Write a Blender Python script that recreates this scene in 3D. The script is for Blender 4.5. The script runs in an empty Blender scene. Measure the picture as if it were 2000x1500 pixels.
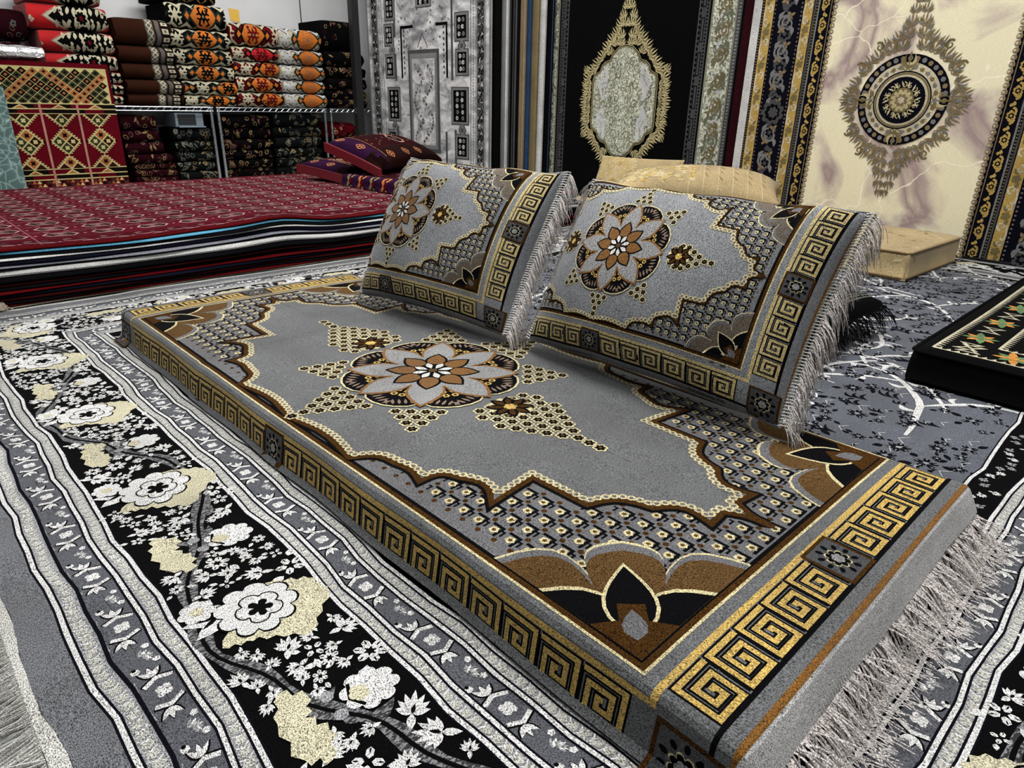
import bpy, bmesh, math, random
import numpy as np
from mathutils import Matrix, Vector
PI = math.pi
C = bpy.context.scene.collection
SC = bpy.context.scene

# ---------------------------------------------------------------- camera, world, lamps, exposure
cam = bpy.data.cameras.new('camera'); camo = bpy.data.objects.new('camera', cam); C.objects.link(camo)
cam.sensor_width = 36.0; cam.lens = 36.0*1322.9/2000; cam.clip_start = 0.02
camo.matrix_world = Matrix(((0.72400, 0.25024, -0.64281, 0), (-0.68948, 0.29083, -0.66335, 0), (0.02095, 0.92347, 0.38310, 0.66), (0, 0, 0, 1)))
SC.camera = camo
SC.view_settings.view_transform = 'Standard'; SC.view_settings.look = 'None'
SC.view_settings.gamma = 1.0; SC.view_settings.use_curve_mapping = False
SC.view_settings.exposure = -0.08
W = bpy.data.worlds.new('World'); SC.world = W; W.use_nodes = True
W.node_tree.nodes['Background'].inputs[0].default_value = (0.9, 0.95, 1.0, 1)
W.node_tree.nodes['Background'].inputs[1].default_value = 0.22

def area(name, loc, sx, sy, power, rot=(0, 0, 0), col=(1, 0.98, 0.95)):
    l = bpy.data.lights.new(name, 'AREA'); l.shape = 'RECTANGLE'; l.size = sx; l.size_y = sy; l.energy = power; l.color = col
    o = bpy.data.objects.new(name, l); o.location = loc; o.rotation_euler = rot; C.objects.link(o); return o
for i, (x, y, p) in enumerate([(1.3, 1.2, 112), (2.7, 3.0, 60), (1.2, 4.6, 50), (-0.6, 2.6, 30), (2.6, 5.2, 50), (3.0, 0.2, 50), (0.0, -1.2, 60)]):  # last entry: fill light added behind the camera to brighten the fronts
    area('ceiling_lamp_light', (x, y, 2.82), 1.2, 0.3, p, (0, 0, 0))

# ---------------------------------------------------------------- materials
def lin(c):
    c = c/255.0
    return c/12.92 if c <= 0.04045 else ((c+0.055)/1.055)**2.4
PAL = dict(pbrown=(104, 92, 78), ptrel=(128, 130, 134), goldc=(222, 200, 138), pgreylit=(146, 149, 154), rfringe=(244, 242, 236), 
 grey=(110, 112, 115), greyd=(74, 76, 80), greyl=(158, 160, 163), gold=(222, 186, 98), goldb=(140, 92, 18), brown=(78, 50, 18), browng=(104, 78, 46),
 cream=(232, 218, 168), black=(9, 9, 13), navy=(14, 14, 24), white=(240, 240, 236), petal=(156, 157, 158), brownpet=(132, 86, 18), tan=(140, 116, 98),
 tgrey=(112, 112, 116), hem=(206, 206, 206), fringe=(236, 228, 224),
 rgrey=(92, 95, 103), rfield=(98, 103, 114), rguard=(164, 166, 170), rring=(206, 206, 198), rblack=(8, 8, 10), rwhite=(244, 244, 242), rcream=(222, 216, 184), rplain=(118, 120, 126), selv=(222, 222, 216),
 pred=(98, 8, 30), predd=(40, 4, 14), ppink=(140, 40, 62), ppale=(206, 160, 156), ered=(96, 8, 14), ecyan=(96, 184, 222), eblack=(14, 14, 18), enavy=(16, 18, 34), ewhite=(250, 250, 246), egrey=(150, 152, 166), edred=(48, 6, 8), ebeige=(196, 184, 160),
 kred=(112, 12, 28), kcream=(238, 222, 150), kgreen=(62, 66, 46), korange=(196, 116, 60), kblack=(24, 16, 16), kbrown=(60, 26, 20), kpink=(206, 150, 130),
 bred=(206, 12, 22), bbrown=(58, 30, 18), bgrey=(96, 94, 90), borange=(222, 122, 30), bdred=(112, 18, 24), bcream=(214, 206, 176), bgreen=(34, 46, 42), bsage=(120, 124, 108),
 dfloral=(10, 8, 10), dgold=(158, 132, 84), drose=(120, 80, 68), dgreen=(18, 22, 22), dburg=(44, 8, 18),
 hgold=(214, 200, 148), hgoldd=(132, 116, 72), hgreen=(120, 124, 104), hsage=(150, 152, 130), hwhite=(228, 228, 226), hgrey=(72, 72, 74), hblack=(7, 7, 8), hdred=(50, 12, 20), hyel=(206, 172, 92), hbrown=(146, 126, 92), hnavy=(14, 14, 26), hcream=(226, 214, 184), hmid=(134, 134, 134), hmauve=(128, 112, 112), hblue=(52, 78, 112), hbeige=(168, 144, 112),
 cvelvet=(50, 6, 14), ccherry=(140, 6, 32), corange=(222, 126, 40), cpurple=(52, 18, 56), cbrown=(36, 14, 12), beige=(208, 184, 136), beiged=(178, 148, 98), beigel=(236, 216, 168),
 mblack=(8, 8, 9), mgreen=(96, 140, 84), morange=(226, 146, 40), metal=(0, 0, 0), wallp=(196, 198, 200), floorp=(170, 172, 170), ceil=(225, 225, 222), pole=(12, 12, 13), note=(214, 172, 74), printer=(120, 134, 146))
MATS = {}
def N(nt, t, **k):
    n = nt.nodes.new(t)
    for a, b in k.items(): setattr(n, a, b)
    return n
ROUGH = {}
def mat(key):
    if key in MATS: return MATS[key]
    m = bpy.data.materials.new(key); m.use_nodes = True; nt = m.node_tree; b = nt.nodes['Principled BSDF']; MATS[key] = m
    L = nt.links.new
    tc = N(nt, 'ShaderNodeTexCoord')
    def noise(scale, detail=2, st=None, dist=0.0):
        n = N(nt, 'ShaderNodeTexNoise'); n.inputs['Scale'].default_value = scale; n.inputs['Detail'].default_value = detail; n.inputs['Distortion'].default_value = dist
        if st:
            mp = N(nt, 'ShaderNodeMapping'); mp.inputs['Scale'].default_value = st; L(tc.outputs['Object'], mp.inputs[0]); L(mp.outputs[0], n.inputs['Vector'])
        else: L(tc.outputs['Object'], n.inputs['Vector'])
        return n
    def ramp(src, stops):
        r = N(nt, 'ShaderNodeValToRGB'); e = r.color_ramp.elements
        while len(e) < len(stops): e.new(0.5)
        for q, (p, c) in zip(e, stops): q.position = p; q.color = (*[lin(v) for v in c], 1) if max(c) > 1.0 else (*c, 1)
        L(src, r.inputs[0]); return r
    def mul(a, bb, f=1.0):
        x = N(nt, 'ShaderNodeMix', data_type='RGBA', blend_type='MULTIPLY'); x.inputs[0].default_value = f; L(a, x.inputs[6]); L(bb, x.inputs[7]); return x.outputs[2]
    def mix(fac, a, bb):
        x = N(nt, 'ShaderNodeMix', data_type='RGBA'); L(fac, x.inputs[0]); L(a, x.inputs[6]); L(bb, x.inputs[7]); return x.outputs[2]
    if key == 'metal':
        b.inputs['Base Color'].default_value = (0.42, 0.44, 0.47, 1); b.inputs['Metallic'].default_value = 1; 
        r = ramp(noise(60).outputs[0], [(0.3, (0.22, 0.22, 0.22)), (0.7, (0.36, 0.36, 0.36))]); L(r.outputs[0], b.inputs['Roughness']); return m
    if key == 'foil':
        b.inputs['Base Color'].default_value = (0.8, 0.82, 0.85, 1); b.inputs['Metallic'].default_value = 0.85; b.inputs['Roughness'].default_value = 0.3
        bp = N(nt, 'ShaderNodeBump'); bp.inputs['Strength'].default_value = 0.9; bp.inputs['Distance'].default_value = 0.02; L(noise(28, 3, None, 1.0).outputs[0], bp.inputs['Height']); L(bp.outputs[0], b.inputs['Normal']); return m
    if key in ('wallp', 'floorp', 'ceil', 'pole', 'note', 'printer', 'glassdark'):
        c = PAL.get(key, (20, 22, 26)); v = ramp(noise(3.0, 5).outputs[0], [(0.3, tuple(q*0.94 for q in c)), (0.7, c)])
        L(v.outputs[0], b.inputs['Base Color']); b.inputs['Roughness'].default_value = 0.55 if key in ('pole', 'printer', 'glassdark') else 0.9; return m
    if key == 'marble_green':
        w = N(nt, 'ShaderNodeTexVoronoi', feature='DISTANCE_TO_EDGE'); w.inputs['Scale'].default_value = 26
        mp = N(nt, 'ShaderNodeMix', data_type='VECTOR'); mp.inputs[0].default_value = 0.12; L(tc.outputs['Object'], mp.inputs[4]); L(noise(7, 4).outputs[1], mp.inputs[5]); L(mp.outputs[1], w.inputs['Vector'])
        r = ramp(w.outputs[0], [(0.0, (150, 172, 168)), (0.05, (92, 116, 114)), (0.2, (70, 96, 94))])
        r2 = ramp(noise(10, 5).outputs[0], [(0.3, (0.7, 0.72, 0.72)), (0.7, (1, 1, 1))])
        L(mul(r.outputs[0], r2.outputs[0]), b.inputs['Base Color']); b.inputs['Roughness'].default_value = 0.35; return m
    if key == 'hfield':            # cream marbled hanging rug with mauve clouds and pale veins
        n1 = noise(1.9, 6, None, 1.6); r1 = ramp(n1.outputs[0], [(0.48, (206, 198, 168)), (0.56, (178, 166, 150)), (0.63, (136, 116, 114)), (0.72, (184, 172, 152))])
        v = N(nt, 'ShaderNodeTexVoronoi', feature='DISTANCE_TO_EDGE'); v.inputs['Scale'].default_value = 2.4
        mp = N(nt, 'ShaderNodeMix', data_type='VECTOR'); mp.inputs[0].default_value = 0.3; L(tc.outputs['Object'], mp.inputs[4]); L(noise(2.5, 4).outputs[1], mp.inputs[5]); L(mp.outputs[1], v.inputs['Vector'])
        vr = ramp(v.outputs[0], [(0.0, (1, 1, 1)), (0.006, (0, 0, 0))]); pale = N(nt, 'ShaderNodeRGB'); pale.outputs[0].default_value = (*[lin(q) for q in (224, 214, 192)], 1)
        st = ramp(noise(60, 3, (1, 1.2, 9)).outputs[0], [(0.3, (0.8, 0.8, 0.8)), (0.7, (1, 1, 1))])
        L(mul(mix(vr.outputs[0], r1.outputs[0], pale.outputs[0]), st.outputs[0]), b.inputs['Base Color']); b.inputs['Roughness'].default_value = 0.8; b.inputs['Sheen Weight'].default_value = 0.1; return m
    if key == 'hmottle':           # distressed silver-grey rug ground
        n1 = noise(9, 8, (1, 0.7, 1.4), 0.8); r1 = ramp(n1.outputs[0], [(0.32, (104, 104, 108)), (0.48, (152, 152, 153)), (0.64, (196, 194, 194))])
        st = ramp(noise(70, 4, (1, 1, 5)).outputs[0], [(0.35, (0.62, 0.62, 0.62)), (0.65, (1, 1, 1))])
        L(mul(r1.outputs[0], st.outputs[0]), b.inputs['Base Color']); b.inputs['Roughness'].default_value = 0.85; return m
    if key in ('hpanel', 'hborder'):            # dense carved grey-green pattern
        n1 = noise(38 if key == 'hpanel' else 30, 6, None, 2.5); a = (70, 74, 62) if key == 'hpanel' else (58, 62, 50)
        r1 = ramp(n1.outputs[0], [(0.38, a), (0.5, (136, 138, 120)), (0.62, (186, 186, 172))])
        L(r1.outputs[0], b.inputs['Base Color']); b.inputs['Roughness'].default_value = 0.9; return m
    if key == 'weave':             # vine knotted in alternating black and white loops
        w = N(nt, 'ShaderNodeTexNoise'); w.inputs['Scale'].default_value = 330; w.inputs['Detail'].default_value = 1
        mp = N(nt, 'ShaderNodeMapping'); mp.inputs['Scale'].default_value = (0.55, 1.25, 1); mp.inputs['Rotation'].default_value = (0, 0, 0.6); L(tc.outputs['Object'], mp.inputs[0]); L(mp.outputs[0], w.inputs['Vector'])
        r = ramp(w.outputs[0], [(0.47, (8, 8, 10)), (0.58, (100, 100, 104))]); L(r.outputs[0], b.inputs['Base Color']); b.inputs['Roughness'].default_value = 0.9; return m
    c = PAL[key]
    big = ramp(noise(5.5, 4, (1, 1.0, 1)).outputs[0], [(0.3, tuple(q*0.88 for q in c)), (0.7, tuple(min(255, q*1.06) for q in c))])
    fine = noise(1000, 1, (1.0, 0.42, 1.0))
    fr = ramp(fine.outputs[0], [(0.3, (0.93, 0.93, 0.93)), (0.7, (1.04, 1.04, 1.04))])
    L(mul(big.outputs[0], fr.outputs[0]), b.inputs['Base Color'])
    dark = max(c) < 130 and min(c) < 60; b.inputs['Roughness'].default_value = 0.95 if dark else 0.8; b.inputs['Specular IOR Level'].default_value = 0.04 if dark else 0.2
    b.inputs['Sheen Weight'].default_value = 0.0 if dark else 0.10; b.inputs['Sheen Roughness'].default_value = 0.45
    bp = N(nt, 'ShaderNodeBump'); bp.inputs['Strength'].default_value = 0.12; bp.inputs['Distance'].default_value = 0.0006; L(fine.outputs[0], bp.inputs['Height']); L(bp.outputs[0], b.inputs['Normal'])
    return m

# ---------------------------------------------------------------- objects
def tag(o, label, cat, group=None):
    o['label'] = label; o['category'] = cat
    if group: o['group'] = group
    return o
def link(o, parent=None):
    C.objects.link(o)
    if parent is not None:
        o.parent = parent; o.matrix_parent_inverse = Matrix.Translation(parent.location).inverted()
    return o
def thing(name, loc, label, cat, group=None):
    o = bpy.data.objects.new(name, None); o.location = loc; o.empty_display_size = 0.05; C.objects.link(o); return tag(o, label, cat, group)
def raw(name, verts, faces, mats, midx=None, parent=None, smooth=False):
    me = bpy.data.meshes.new(name); me.from_pydata([tuple(v) for v in verts], [], faces)
    for k in mats: me.materials.append(mat(k))
    if midx is not None: me.polygons.foreach_set('material_index', midx)
    if smooth: me.polygons.foreach_set('use_smooth', [True]*len(me.polygons))
    me.update(); return link(bpy.data.objects.new(name, me), parent)
class Shell:                         # boxes and tubes gathered into one mesh
    def __init__(s): s.v = []; s.f = []
    def box(s, x0, x1, y0, y1, z0, z1):
        n = len(s.v); s.v += [(x0, y0, z0), (x1, y0, z0), (x1, y1, z0), (x0, y1, z0), (x0, y0, z1), (x1, y0, z1), (x1, y1, z1), (x0, y1, z1)]
        s.f += [tuple(n+i for i in q) for q in ((3, 2, 1, 0), (4, 5, 6, 7), (0, 1, 5, 4), (1, 2, 6, 5), (2, 3, 7, 6), (3, 0, 4, 7))]; return s
    def tube(s, pts, r, k=6, cap=True):
        pts = [Vector(p) for p in pts]; n0 = len(s.v); m = len(pts)
        for i, p in enumerate(pts):
            d = (pts[min(i+1, m-1)]-pts[max(i-1, 0)]).normalized(); a = d.orthogonal().normalized() if abs(d.z) > .9 else d.cross(Vector((0, 0, 1))).normalized(); b = d.cross(a)
            rr = r[i] if isinstance(r, (list, tuple)) else r
            for j in range(k): s.v.append(tuple(p+rr*(a*math.cos(2*PI*j/k)+b*math.sin(2*PI*j/k))))
        for i in range(m-1):
            for j in range(k): s.f.append((n0+i*k+j, n0+i*k+(j+1) % k, n0+(i+1)*k+(j+1) % k, n0+(i+1)*k+j))
        if cap: s.f.append(tuple(n0+j for j in range(k))[::-1]); s.f.append(tuple(n0+(m-1)*k+j for j in range(k)))
        return s
    def obj(s, name, m, parent=None, smooth=False): return raw(name, s.v, s.f, [m], None, parent, smooth)

# ---------------------------------------------------------------- woven pattern engine: flat shapes in layers, carried onto a surface
def pip(x, y, P):
    c = False; j = len(P)-1
    for i in range(len(P)):
        if (P[i][1] > y) != (P[j][1] > y) and x < (P[j][0]-P[i][0])*(y-P[i][1])/(P[j][1]-P[i][1])+P[i][0]: c = not c
        j = i
    return c
def offset(P, d):
    P = np.array(P, float); a = np.roll(P, 1, 0); b = np.roll(P, -1, 0)
    t1 = P-a; t2 = b-P; t1 /= np.linalg.norm(t1, axis=1)[:, None]+1e-9; t2 /= np.linalg.norm(t2, axis=1)[:, None]+1e-9
    n1 = np.stack([t1[:, 1], -t1[:, 0]], 1); n2 = np.stack([t2[:, 1], -t2[:, 0]], 1); n = n1+n2; l = np.linalg.norm(n, axis=1)[:, None]; n = n/np.maximum(l, .7)
    ar = 0.5*np.sum(P[:, 0]*np.roll(P[:, 1], -1)-np.roll(P[:, 0], -1)*P[:, 1])
    return P+n*d*(2/np.maximum(l, .7))*.5*(1 if ar > 0 else -1)*1.4
def TR(x=0, y=0, rot=0, sx=1, sy=None):
    if sy is None: sy = sx
    c, s = math.cos(rot), math.sin(rot); return np.array([[c*sx, -s*sy, x], [s*sx, c*sy, y]])
def comp(A, B):
    return np.vstack([A, [0, 0, 1]])[:2] @ np.vstack([B, [0, 0, 1]])
class Mos:
    def __init__(s): s.V = []; s.F = []; s.M = []; s.keys = []; s.n = 0; s.T = None; s.st = []; s.lo = 0
    def push(s, T): s.st.append(s.T); s.T = T if s.T is None else comp(s.T, T)
    def pop(s): s.T = s.st.pop()
    def mi(s, k):
        if k not in s.keys: s.keys.append(k)
        return s.keys.index(k)
    def poly(s, P, k, lay):
        P = np.asarray(P, float)
        if s.T is not None: P = P @ s.T[:, :2].T + s.T[:, 2]
        m = len(P)
        if 0.5*np.sum(P[:, 0]*np.roll(P[:, 1], -1)-np.roll(P[:, 0], -1)*P[:, 1]) < 0: P = P[::-1]
        s.V.append(np.column_stack([P, np.full(m, lay+s.lo)])); s.F.append(tuple(range(s.n, s.n+m))); s.M.append(s.mi(k)); s.n += m
    def rect(s, x0, y0, x1, y1, k, lay): s.poly([(x0, y0), (x1, y0), (x1, y1), (x0, y1)], k, lay)
    def disc(s, x, y, r, k, lay, n=10, ry=None, rot=0):
        ry = ry or r; c, q = math.cos(rot), math.sin(rot); a = [2*PI*i/n for i in range(n)]
        s.poly([(x+r*math.cos(t)*c-ry*math.sin(t)*q, y+r*math.cos(t)*q+ry*math.sin(t)*c) for t in a], k, lay)
    def leaf(s, x, y, ang, ln, w, k, lay, n=4, bend=0.0, pk=.8):
        up = []; dn = []
        for i in range(n+1):
            u = i/n; ww = w*math.sin(PI*u**pk)*(1 if 0 < i < n else 0); b = bend*ln*math.sin(PI*u); up.append((u*ln, b+ww)); dn.append((u*ln, b-ww))
        P = np.array(up+dn[-2:0:-1]); c, q = math.cos(ang), math.sin(ang)
        s.poly(np.column_stack([x+P[:, 0]*c-P[:, 1]*q, y+P[:, 0]*q+P[:, 1]*c]), k, lay)
    def scal(s, x, y, r, n, k, lay, dep=.18, rot=0, pw=.6, ry=None, seg=6):
        ry = ry or r; P = []
        for i in range(n*seg):
            t = 2*PI*i/(n*seg); q = (1-dep)+dep*abs(math.sin(n*t/2))**pw; P.append((x+r*q*math.cos(t+rot), y+ry*q*math.sin(t+rot)))
        s.poly(P, k, lay); return P
    def stroke(s, P, w, k, lay, closed=False, sub=None):
        P = [np.array(p, float) for p in P]
        if closed: P = P+[P[0]]
        if sub:
            Q = [P[0]]
            for a, b in zip(P[:-1], P[1:]):
                m = max(1, int(np.linalg.norm(b-a)/sub))
                for i in range(1, m+1): Q.append(a+(b-a)*i/m)
            P = Q
        m = len(P); L = []; R = []
        for i in range(m):
            if closed: a = P[i-1] if i else P[-2]; b = P[i+1] if i < m-1 else P[1]
            else: a = P[max(i-1, 0)]; b = P[min(i+1, m-1)]
            t1 = P[i]-a; t2 = b-P[i]; l1 = np.linalg.norm(t1); l2 = np.linalg.norm(t2)
            if l1 < 1e-9: t1, l1 = t2, l2
            if l2 < 1e-9: t2, l2 = t1, l1
            t1 = t1/(l1+1e-12); t2 = t2/(l2+1e-12); n1 = np.array([-t1[1], t1[0]]); n2 = np.array([-t2[1], t2[0]]); nn = n1+n2; l = np.linalg.norm(nn)
            nn = nn/l if l > .3 else n1; f = 1/max(.5, float(np.dot(nn, n1)))
            ww = (w(i/(m-1)) if callable(w) else w)*.5*f; L.append(P[i]+nn*ww); R.append(P[i]-nn*ww)
        for i in range(m-1): s.poly([R[i], R[i+1], L[i+1], L[i]], k, lay)
    def curl(s, x, y, ang, r, w, k, lay, turns=1.1, flip=1, n=12):
        P = []
        for i in range(n+1):
            u = i/n; t = turns*2*PI*u; q = r*(1-.72*u); P.append((q*math.cos(t)-r, flip*q*math.sin(t)))
        c, si = math.cos(ang), math.sin(ang); s.stroke([(x+a*c-b*si, y+a*si+b*c) for a, b in P], lambda u: w*(1-.5*u), k, lay)
    def build(s, name, fmap, parent=None, cutx=(), cuty=(), clip=None, extra=None, smooth=False):
        V = np.vstack(s.V); F = s.F; M = s.M
        if len(cutx) or len(cuty) or clip:
            bm = bmesh.new(); vs = [bm.verts.new(v) for v in V]
            for f, mi in zip(F, M):
                try: q = bm.faces.new([vs[i] for i in f]); q.material_index = mi
                except ValueError: pass
            bm.normal_update(); bmesh.ops.triangulate(bm, faces=bm.faces[:], ngon_method='EAR_CLIP')
            if clip:
                for co, no in (((clip[0], 0, 0), (-1, 0, 0)), ((clip[1], 0, 0), (1, 0, 0)), ((0, clip[2], 0), (0, -1, 0)), ((0, clip[3], 0), (0, 1, 0))):
                    bmesh.ops.bisect_plane(bm, geom=bm.verts[:]+bm.edges[:]+bm.faces[:], dist=1e-7, plane_co=co, plane_no=no, clear_outer=True)
            for ax, cuts in ((0, cutx), (1, cuty)):
                for c in cuts:
                    fs = []
                    for f in bm.faces:
                        a = [v.co[ax] for v in f.verts]
                        if min(a) < c-1e-7 and max(a) > c+1e-7: fs.append(f)
                    if not fs: continue
                    es = {e for f in fs for e in f.edges}; vv = {v for f in fs for v in f.verts}
                    bmesh.ops.bisect_plane(bm, geom=list(vv)+list(es)+fs, dist=1e-7, plane_co=(c, 0, 0) if ax == 0 else (0, c, 0), plane_no=(1, 0, 0) if ax == 0 else (0, 1, 0))
            bm.verts.index_update(); V = np.array([v.co[:] for v in bm.verts]); F = [tuple(v.index for v in f.verts) for f in bm.faces]; M = [f.material_index for f in bm.faces]; bm.free()
        X = fmap(V[:, 0], V[:, 1], V[:, 2]); keys = list(s.keys)
        if extra:
            ev, ef, ek = extra; n = len(X); X = np.vstack([X, np.array(ev)]); F = F+[tuple(i+n for i in f) for f in ef]
            if ek not in keys: keys.append(ek)
            M = M+[keys.index(ek)]*len(ef)
        return raw(name, X, F, keys, M, parent, smooth)

# ---------------------------------------------------------------- pattern of the grey and gold seating set
def greykey(m, T, lay, mainc='gold'):
    m.push(T)
    path = [(.06, .0), (.06, .94), (.94, .94), (.94, .16), (.30, .16), (.30, .70), (.72, .70), (.72, .40), (.50, .40), (.50, .52)]
    m.stroke([(.06, -.02), (.94+.04, -.02)], .07, 'black', lay); m.stroke(path, .215, 'black', lay); m.stroke(path, .125, mainc, lay+1); m.pop()
def rosette(m, T, lay):
    m.push(T)
    m.rect(-.5, -.5, .5, .5, 'brown', lay); m.rect(-.43, -.43, .43, .43, 'greyd', lay+1)
    for i in range(10):
        a = 2*PI*i/10; m.disc(.33*math.cos(a), .33*math.sin(a), .075, 'black', lay+2, 7, .05, a)
    m.scal(0, 0, .25, 8, 'cream', lay+2, .3); m.scal(0, 0, .22, 8, 'black', lay+3, .3); m.scal(0, 0, .13, 6, 'petal', lay+4, .2); m.pop()
def ringflower(m, x, y, r, lay):
    m.scal(x, y, r, 6, 'cream', lay, .22, .3, .6, None, 3); m.scal(x, y, r*.72, 6, 'black', lay+1, .34, .3, .6, None, 3); m.disc(x, y, r*.26, 'browng', lay+2, 5)
def arcpath(pts, n=5):
    out = []
    for i in range(len(pts)-1):
        x0, y0, b = pts[i]; x1, y1, _ = pts[i+1]
        if b == 0: out.append((x0, y0)); continue
        dx, dy = x1-x0, y1-y0
        for j in range(n):
            u = j/n; h = b*math.sin(PI*u); out.append((x0+dx*u-dy*h, y0+dy*u+dx*h))
    out.append(pts[-1][:2]); return out
QUARTER = [(0.0, .965, -.12), (.055, .875, 0), (.16, .88, -.25), (.25, .785, -.18), (.44, .70, 0), (.45, .565, 0), (.72, .58, -.22), (.70, .475, -.25), (.84, .43, -.1), (.83, .345, -.2), (.965, .26, -.08), (.965, 0.0, 0)]
def cover(m, A, B, k, nx, ny, R, hem, far=True, cl=1.0, pit=.034, fg='grey', tg='tgrey', kc='gold'):
    fx, fy = A, B; o = [.004*k, .021*k, .030*k, .034*k, .094*k, .118*k, .126*k]
    H = o[6]+hem
    hx = o[5]-.018 if far else H
    m.rect(-fx-hx, -fy-H, fx+hx, fy+H, 'hem', 0); m.rect(-fx-hx, -fy-o[5], fx+hx, fy+o[5], 'greyd', .3)
    hb = min(hx, o[5]); m.rect(-fx-hb, -fy-o[6], fx+hb, fy+o[6], 'goldb', .5); m.rect(-fx-hb, -fy-o[5], fx+hb, fy+o[5], fg, 1)
    fr = lambda d: [(-fx-d, -fy-d), (fx+d, -fy-d), (fx+d, fy+d), (-fx-d, fy+d)]
    m.stroke(fr((o[1]+o[2])/2), o[2]-o[1], kc, 2, True); m.stroke(fr(o[4]+.004*k), .006*k, 'black', 2, True)
    m.poly(fr(o[0]), 'cream', 2); m.poly(fr(0), 'brown', 2.5); m.poly(fr(-.008*k), 'black', 3); m.poly(fr(-.014*k), tg, 3.5)
    ks = o[4]-o[3]; ro = .074*k
    for sx in (-1, 1):                                   # keys down the long sides
        for h in (-1, 1):
            step = (fy-ro/2)/ny
            for i in range(ny):
                y = h*(ro/2+step*(i+.5)); greykey(m, comp(TR(sx*(fx+o[3]), y), TR(0, -step*.46*h, 0, sx*ks, h*step*.92)), 2, kc)
        rosette(m, TR(sx*(fx+(o[2]+o[4])/2), 0, 0, (o[4]-o[1])*1.02, ro), 3)
    for sy in (-1, 1):
        for h in (-1, 1):
            step = (fx-ro/2)/nx
            for i in range(nx):
                x = h*(ro/2+step*(i+.5)); greykey(m, comp(TR(x, sy*(fy+o[3]), PI/2), TR(0, -step*.46*-h, 0, sy*ks, -h*step*.92)), 2, kc)
        rosette(m, TR(0, sy*(fy+(o[2]+o[4])/2), 0, ro, (o[4]-o[1])*1.02), 3)
        for sx in (-1, 1): rosette(m, TR(sx*(fx+(o[2]+o[5])/2), sy*(fy+(o[2]+o[5])/2), 0, (o[5]-o[1])*.84), 3)
    q = [(x*A, y*B, b) for x, y, b in QUARTER]; qp = arcpath(q)     # medallion field
    out = qp[:-1]+[(x, -y) for x, y in qp[::-1]][:-1]+[(-x, -y) for x, y in qp][:-1]+[(-x, y) for x, y in qp[::-1]][:-1]
    w = .011*k*(1 if far else .62)
    clampx = lambda P: np.column_stack([np.clip(P[:, 0], -fx+.012*k, fx-.012*k), np.clip(P[:, 1], -fy+.012*k, fy-.012*k)])
    big = clampx(offset(out, 1.5*w)); 
    m.poly(out, fg, 7); m.stroke(clampx(offset(out, .45*w)), w*1.0, 'brown', 9, True); m.stroke(clampx(offset(out, 1.3*w)), w*.7, 'black', 8.4, True)
    inn = offset(out, -1.0*w); P = np.vstack([inn, inn[:1]]); acc = 0; stp = .0135*k
    for a, b in zip(P[:-1], P[1:]):
        l = np.linalg.norm(b-a); 
        while acc < l:
            p = a+(b-a)*acc/l; acc += stp
            if pip(p[0], p[1], out) and abs(p[1]) < fy*.955: m.disc(p[0], p[1], .0078*k, 'cream', 10, 7); m.disc(p[0], p[1], .0042*k, 'tgrey', 10.5, 5)
        acc -= l
    # trellis
    nyy = int(fy/(pit*.5)); nxx = int(fx/(pit*.5)); z = .012*k
    for j in range(-nyy, nyy+1):
        for i in range(-nxx, nxx+1):
            x, y = i*pit*.5, j*pit*.5
            if abs(x) > fx-.02*k or abs(y) > fy-.02*k or pip(x, y, big): continue
            if (i+j) % 2 == 0:
                if (i % 2) == 0:
                    s_ = pit*.30; m.stroke([(x-s_*1.2, y-s_*.9), (x+s_, y-s_*.9), (x+s_, y+s_*1.2)], pit*.15, 'black', 4)
                    m.scal(x-s_*.1, y, pit*.25, 5, 'cream', 4.5, .2, .2, .6, None, 2); m.disc(x-s_*.1, y, pit*.11, 'browng', 5, 5)
                else: m.disc(x, y, pit*.15, 'brown', 4, 5); 
            elif (i % 2) == 0: m.stroke([(x-pit*.2, y), (x+pit*.14, y), (x+pit*.14, y+pit*.2)], pit*.1, 'black', 4)
    # corner flowers
    fs = k*min(1.0, A/.30)
    for sx in (-1, 1):
        for sy in (-1, 1):
            m.push(comp(TR(sx*(fx-.010*k), sy*(fy-.010*k)), np.array([[-sx*fs, 0, 0], [0, -sy*fs, 0.]])))
            def corner(g):
                top = arcpath([(.004, .24+g, .30), (.062+g*.8, .122+g*.8, .34), (.152+g, .146+g, .34), (.130+g*.8, .062+g*.8, .30), (.24+g, .004, 0)], 6); return [(.0, .0)]+[(.0, .24+g)]+top[1:]+[(.24+g, 0)]
            m.poly(corner(.004), 'cream', 6); m.poly(corner(0), 'tgrey', 6.5); m.poly(corner(-.012), 'browng' if far else 'pbrown', 7)
            m.poly(arcpath([(.0, .16, .2), (.05, .05, .2), (.16, .0, 0), (0, 0, 0), (0, .16, 0)]), 'cream', 7.3); m.poly(arcpath([(.0, .152, .2), (.046, .046, .2), (.152, .0, 0), (0, 0, 0), (0, .152, 0)]), 'black', 7.5)
            m.leaf(.022, .022, PI/4, .135, .036, 'cream', 8, 8); m.leaf(.026, .026, PI/4, .122, .031, 'black', 8.3, 8)
            m.poly([(.0, .075), (.03, .055), (.05, .075), (.062, .062), (.075, .05), (.055, .03), (.075, .0), (0, 0)], 'brown', 8.6); m.leaf(.02, .02, PI/4, .05, .016, 'tgrey', 9); m.pop()
    # star clusters
    r = .0150*k*cl; gx = r*1.95
    def cluster(x, y, ang, rows, ln):
        m.push(TR(x, y, ang))
        for i, n in enumerate(rows):
            for j in range(n): ringflower(m, i*gx*.88, (j-(n-1)/2)*gx*1.02, r, 10)
        m.pop()
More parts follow.
